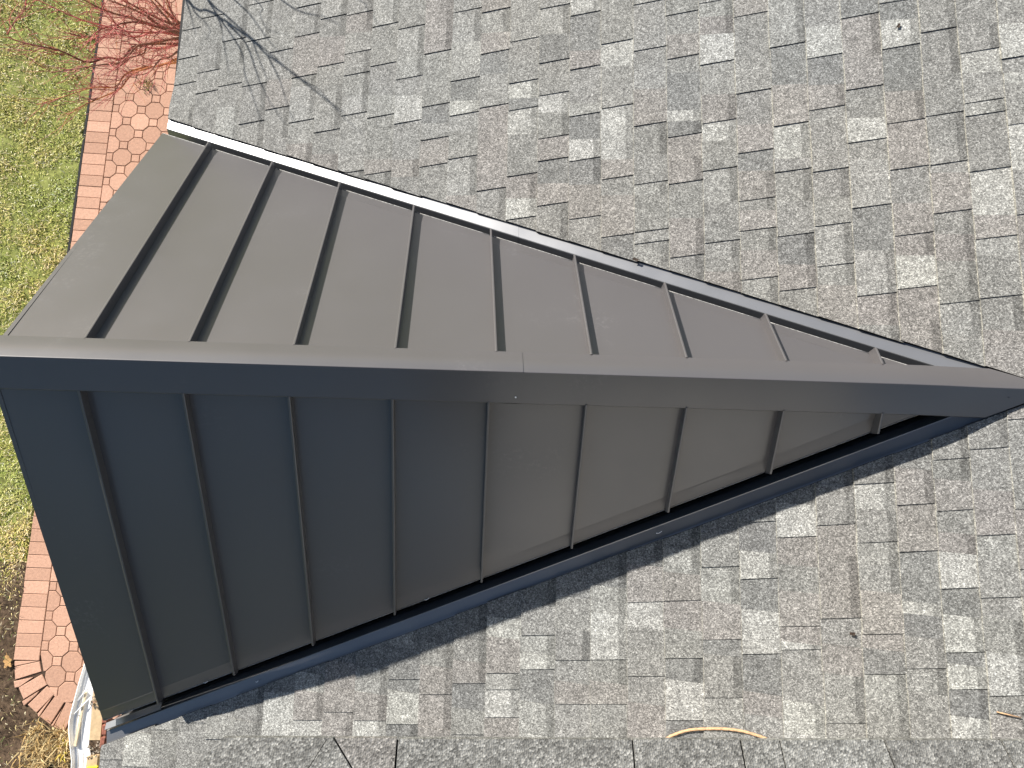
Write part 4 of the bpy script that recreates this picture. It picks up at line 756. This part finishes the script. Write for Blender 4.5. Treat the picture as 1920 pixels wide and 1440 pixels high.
for i, (r, P) in enumerate(STEMS):
    b = BASE + Vector((rnd.uniform(-.10, .10), rnd.uniform(-.10, .10), 0))
    p0 = Vector(P[0]); mid = b.lerp(p0, .55) + Vector((.06, 0, .12))
    pts = spline([b, mid] + [wig(p, .006) for p in P]); n = len(pts)
    sm = MB(); sm.tube(pts, [r * (1.25 - .95 * k / (n - 1)) for k in range(n)], 7)
    sm.build('stem', M_BARK if r > .0085 else (M_ORANGE if i in (7, 8, 5) else M_TWIG), shr, True)
    for k in range(9, n - 1):
        if pts[k].x > 0.62: continue
        for _ in range(rnd.choice([0, 1, 1, 2, 2])):
            t = (pts[k + 1] - pts[k]).normalized()
            d = t * 1.0 + Vector((rnd.gauss(-.15, .35), rnd.gauss(-.12, .5), rnd.gauss(.05, .35)))
            near = max(0.0, min(1.0, (pts[k].x + .3) / .8))
            sprout(pts[k], d, rnd.uniform(.12, .38), rnd.uniform(.0019, .0035), 1 if rnd.random() < .35 + .4 * near else 0)
for i, (r, P) in enumerate(OVER):
    b = BASE + Vector((rnd.uniform(-.12, .12), rnd.uniform(-.12, .12), 0))
    st = Vector((0.80, 2.85, 0.30)) + Vector((rnd.uniform(-.05, .05), rnd.uniform(-.05, .05), 0))
    main = i in (0, 1, 3, 7, 12)
    pts = spline(([b, b.lerp(st, .5) + Vector((.05, .05, .1)), st] if main else []) + [wig(p, .004) for p in P]); n = len(pts)
    sm = MB(); sm.tube(pts, [.72 * r * (1.2 - .8 * k / (n - 1)) for k in range(n)], 6)
    sm.build('branch', M_BARK, shr, True)
for nm, mb, m in (('red_twigs', tw_red, M_TWIG), ('orange_twigs', tw_or, M_ORANGE), ('brown_twigs', tw_br, M_BARK)):
    o = mb.build(nm, m, shr, True); o['kind'] = 'stuff'

# ---------------------------------------------------------------- unseen belt of trees, added as a dark reflection for the shaded metal
bv = MB(); lv = MB()
for k in range(70):
    a = math.radians(188 + 165 * (k + rnd.random()) / 70); R_ = rnd.uniform(30, 46); cx, cy = R_ * math.cos(a), R_ * math.sin(a); h = rnd.uniform(7.5, 12)
    bv.tube([(cx, cy, ZG - .1), (cx + .1, cy, ZG + h * .4), (cx, cy + .1, ZG + h * .85)], [.22, .15, .05], 5, False)
    for q in range(46):
        t = rnd.random(); rr = (0.35 + 2.4 * math.sin(math.pi * min(1, .15 + .85 * t))) * rnd.uniform(.3, 1); b = rnd.uniform(0, 6.28); z = ZG + h * (.12 + .88 * t); c = Vector((cx + rr * math.cos(b), cy + rr * math.sin(b), z)); s_ = rnd.uniform(.4, .95)
        d1 = Vector((rnd.gauss(0, 1), rnd.gauss(0, 1), rnd.gauss(0, 1))).normalized(); d2 = d1.orthogonal().normalized(); d3 = d1.cross(d2)
        lv.add([c + d2 * s_, c + d3 * s_ * .8, c - d2 * s_, c - d3 * s_ * .8], [(0, 1, 2, 3)])
n = len(bv.v)
o = mesh('added_trees', bv.v + lv.v, bv.f + [tuple(i + n for i in f) for f in lv.f], simple('added_tree_branches', (.040, .040, .030), .8, 2.0, .4)); o['kind'] = 'stuff'
o['label'] = 'added belt of dark trees out of view, reflected in the shaded metal'; o['category'] = 'trees'
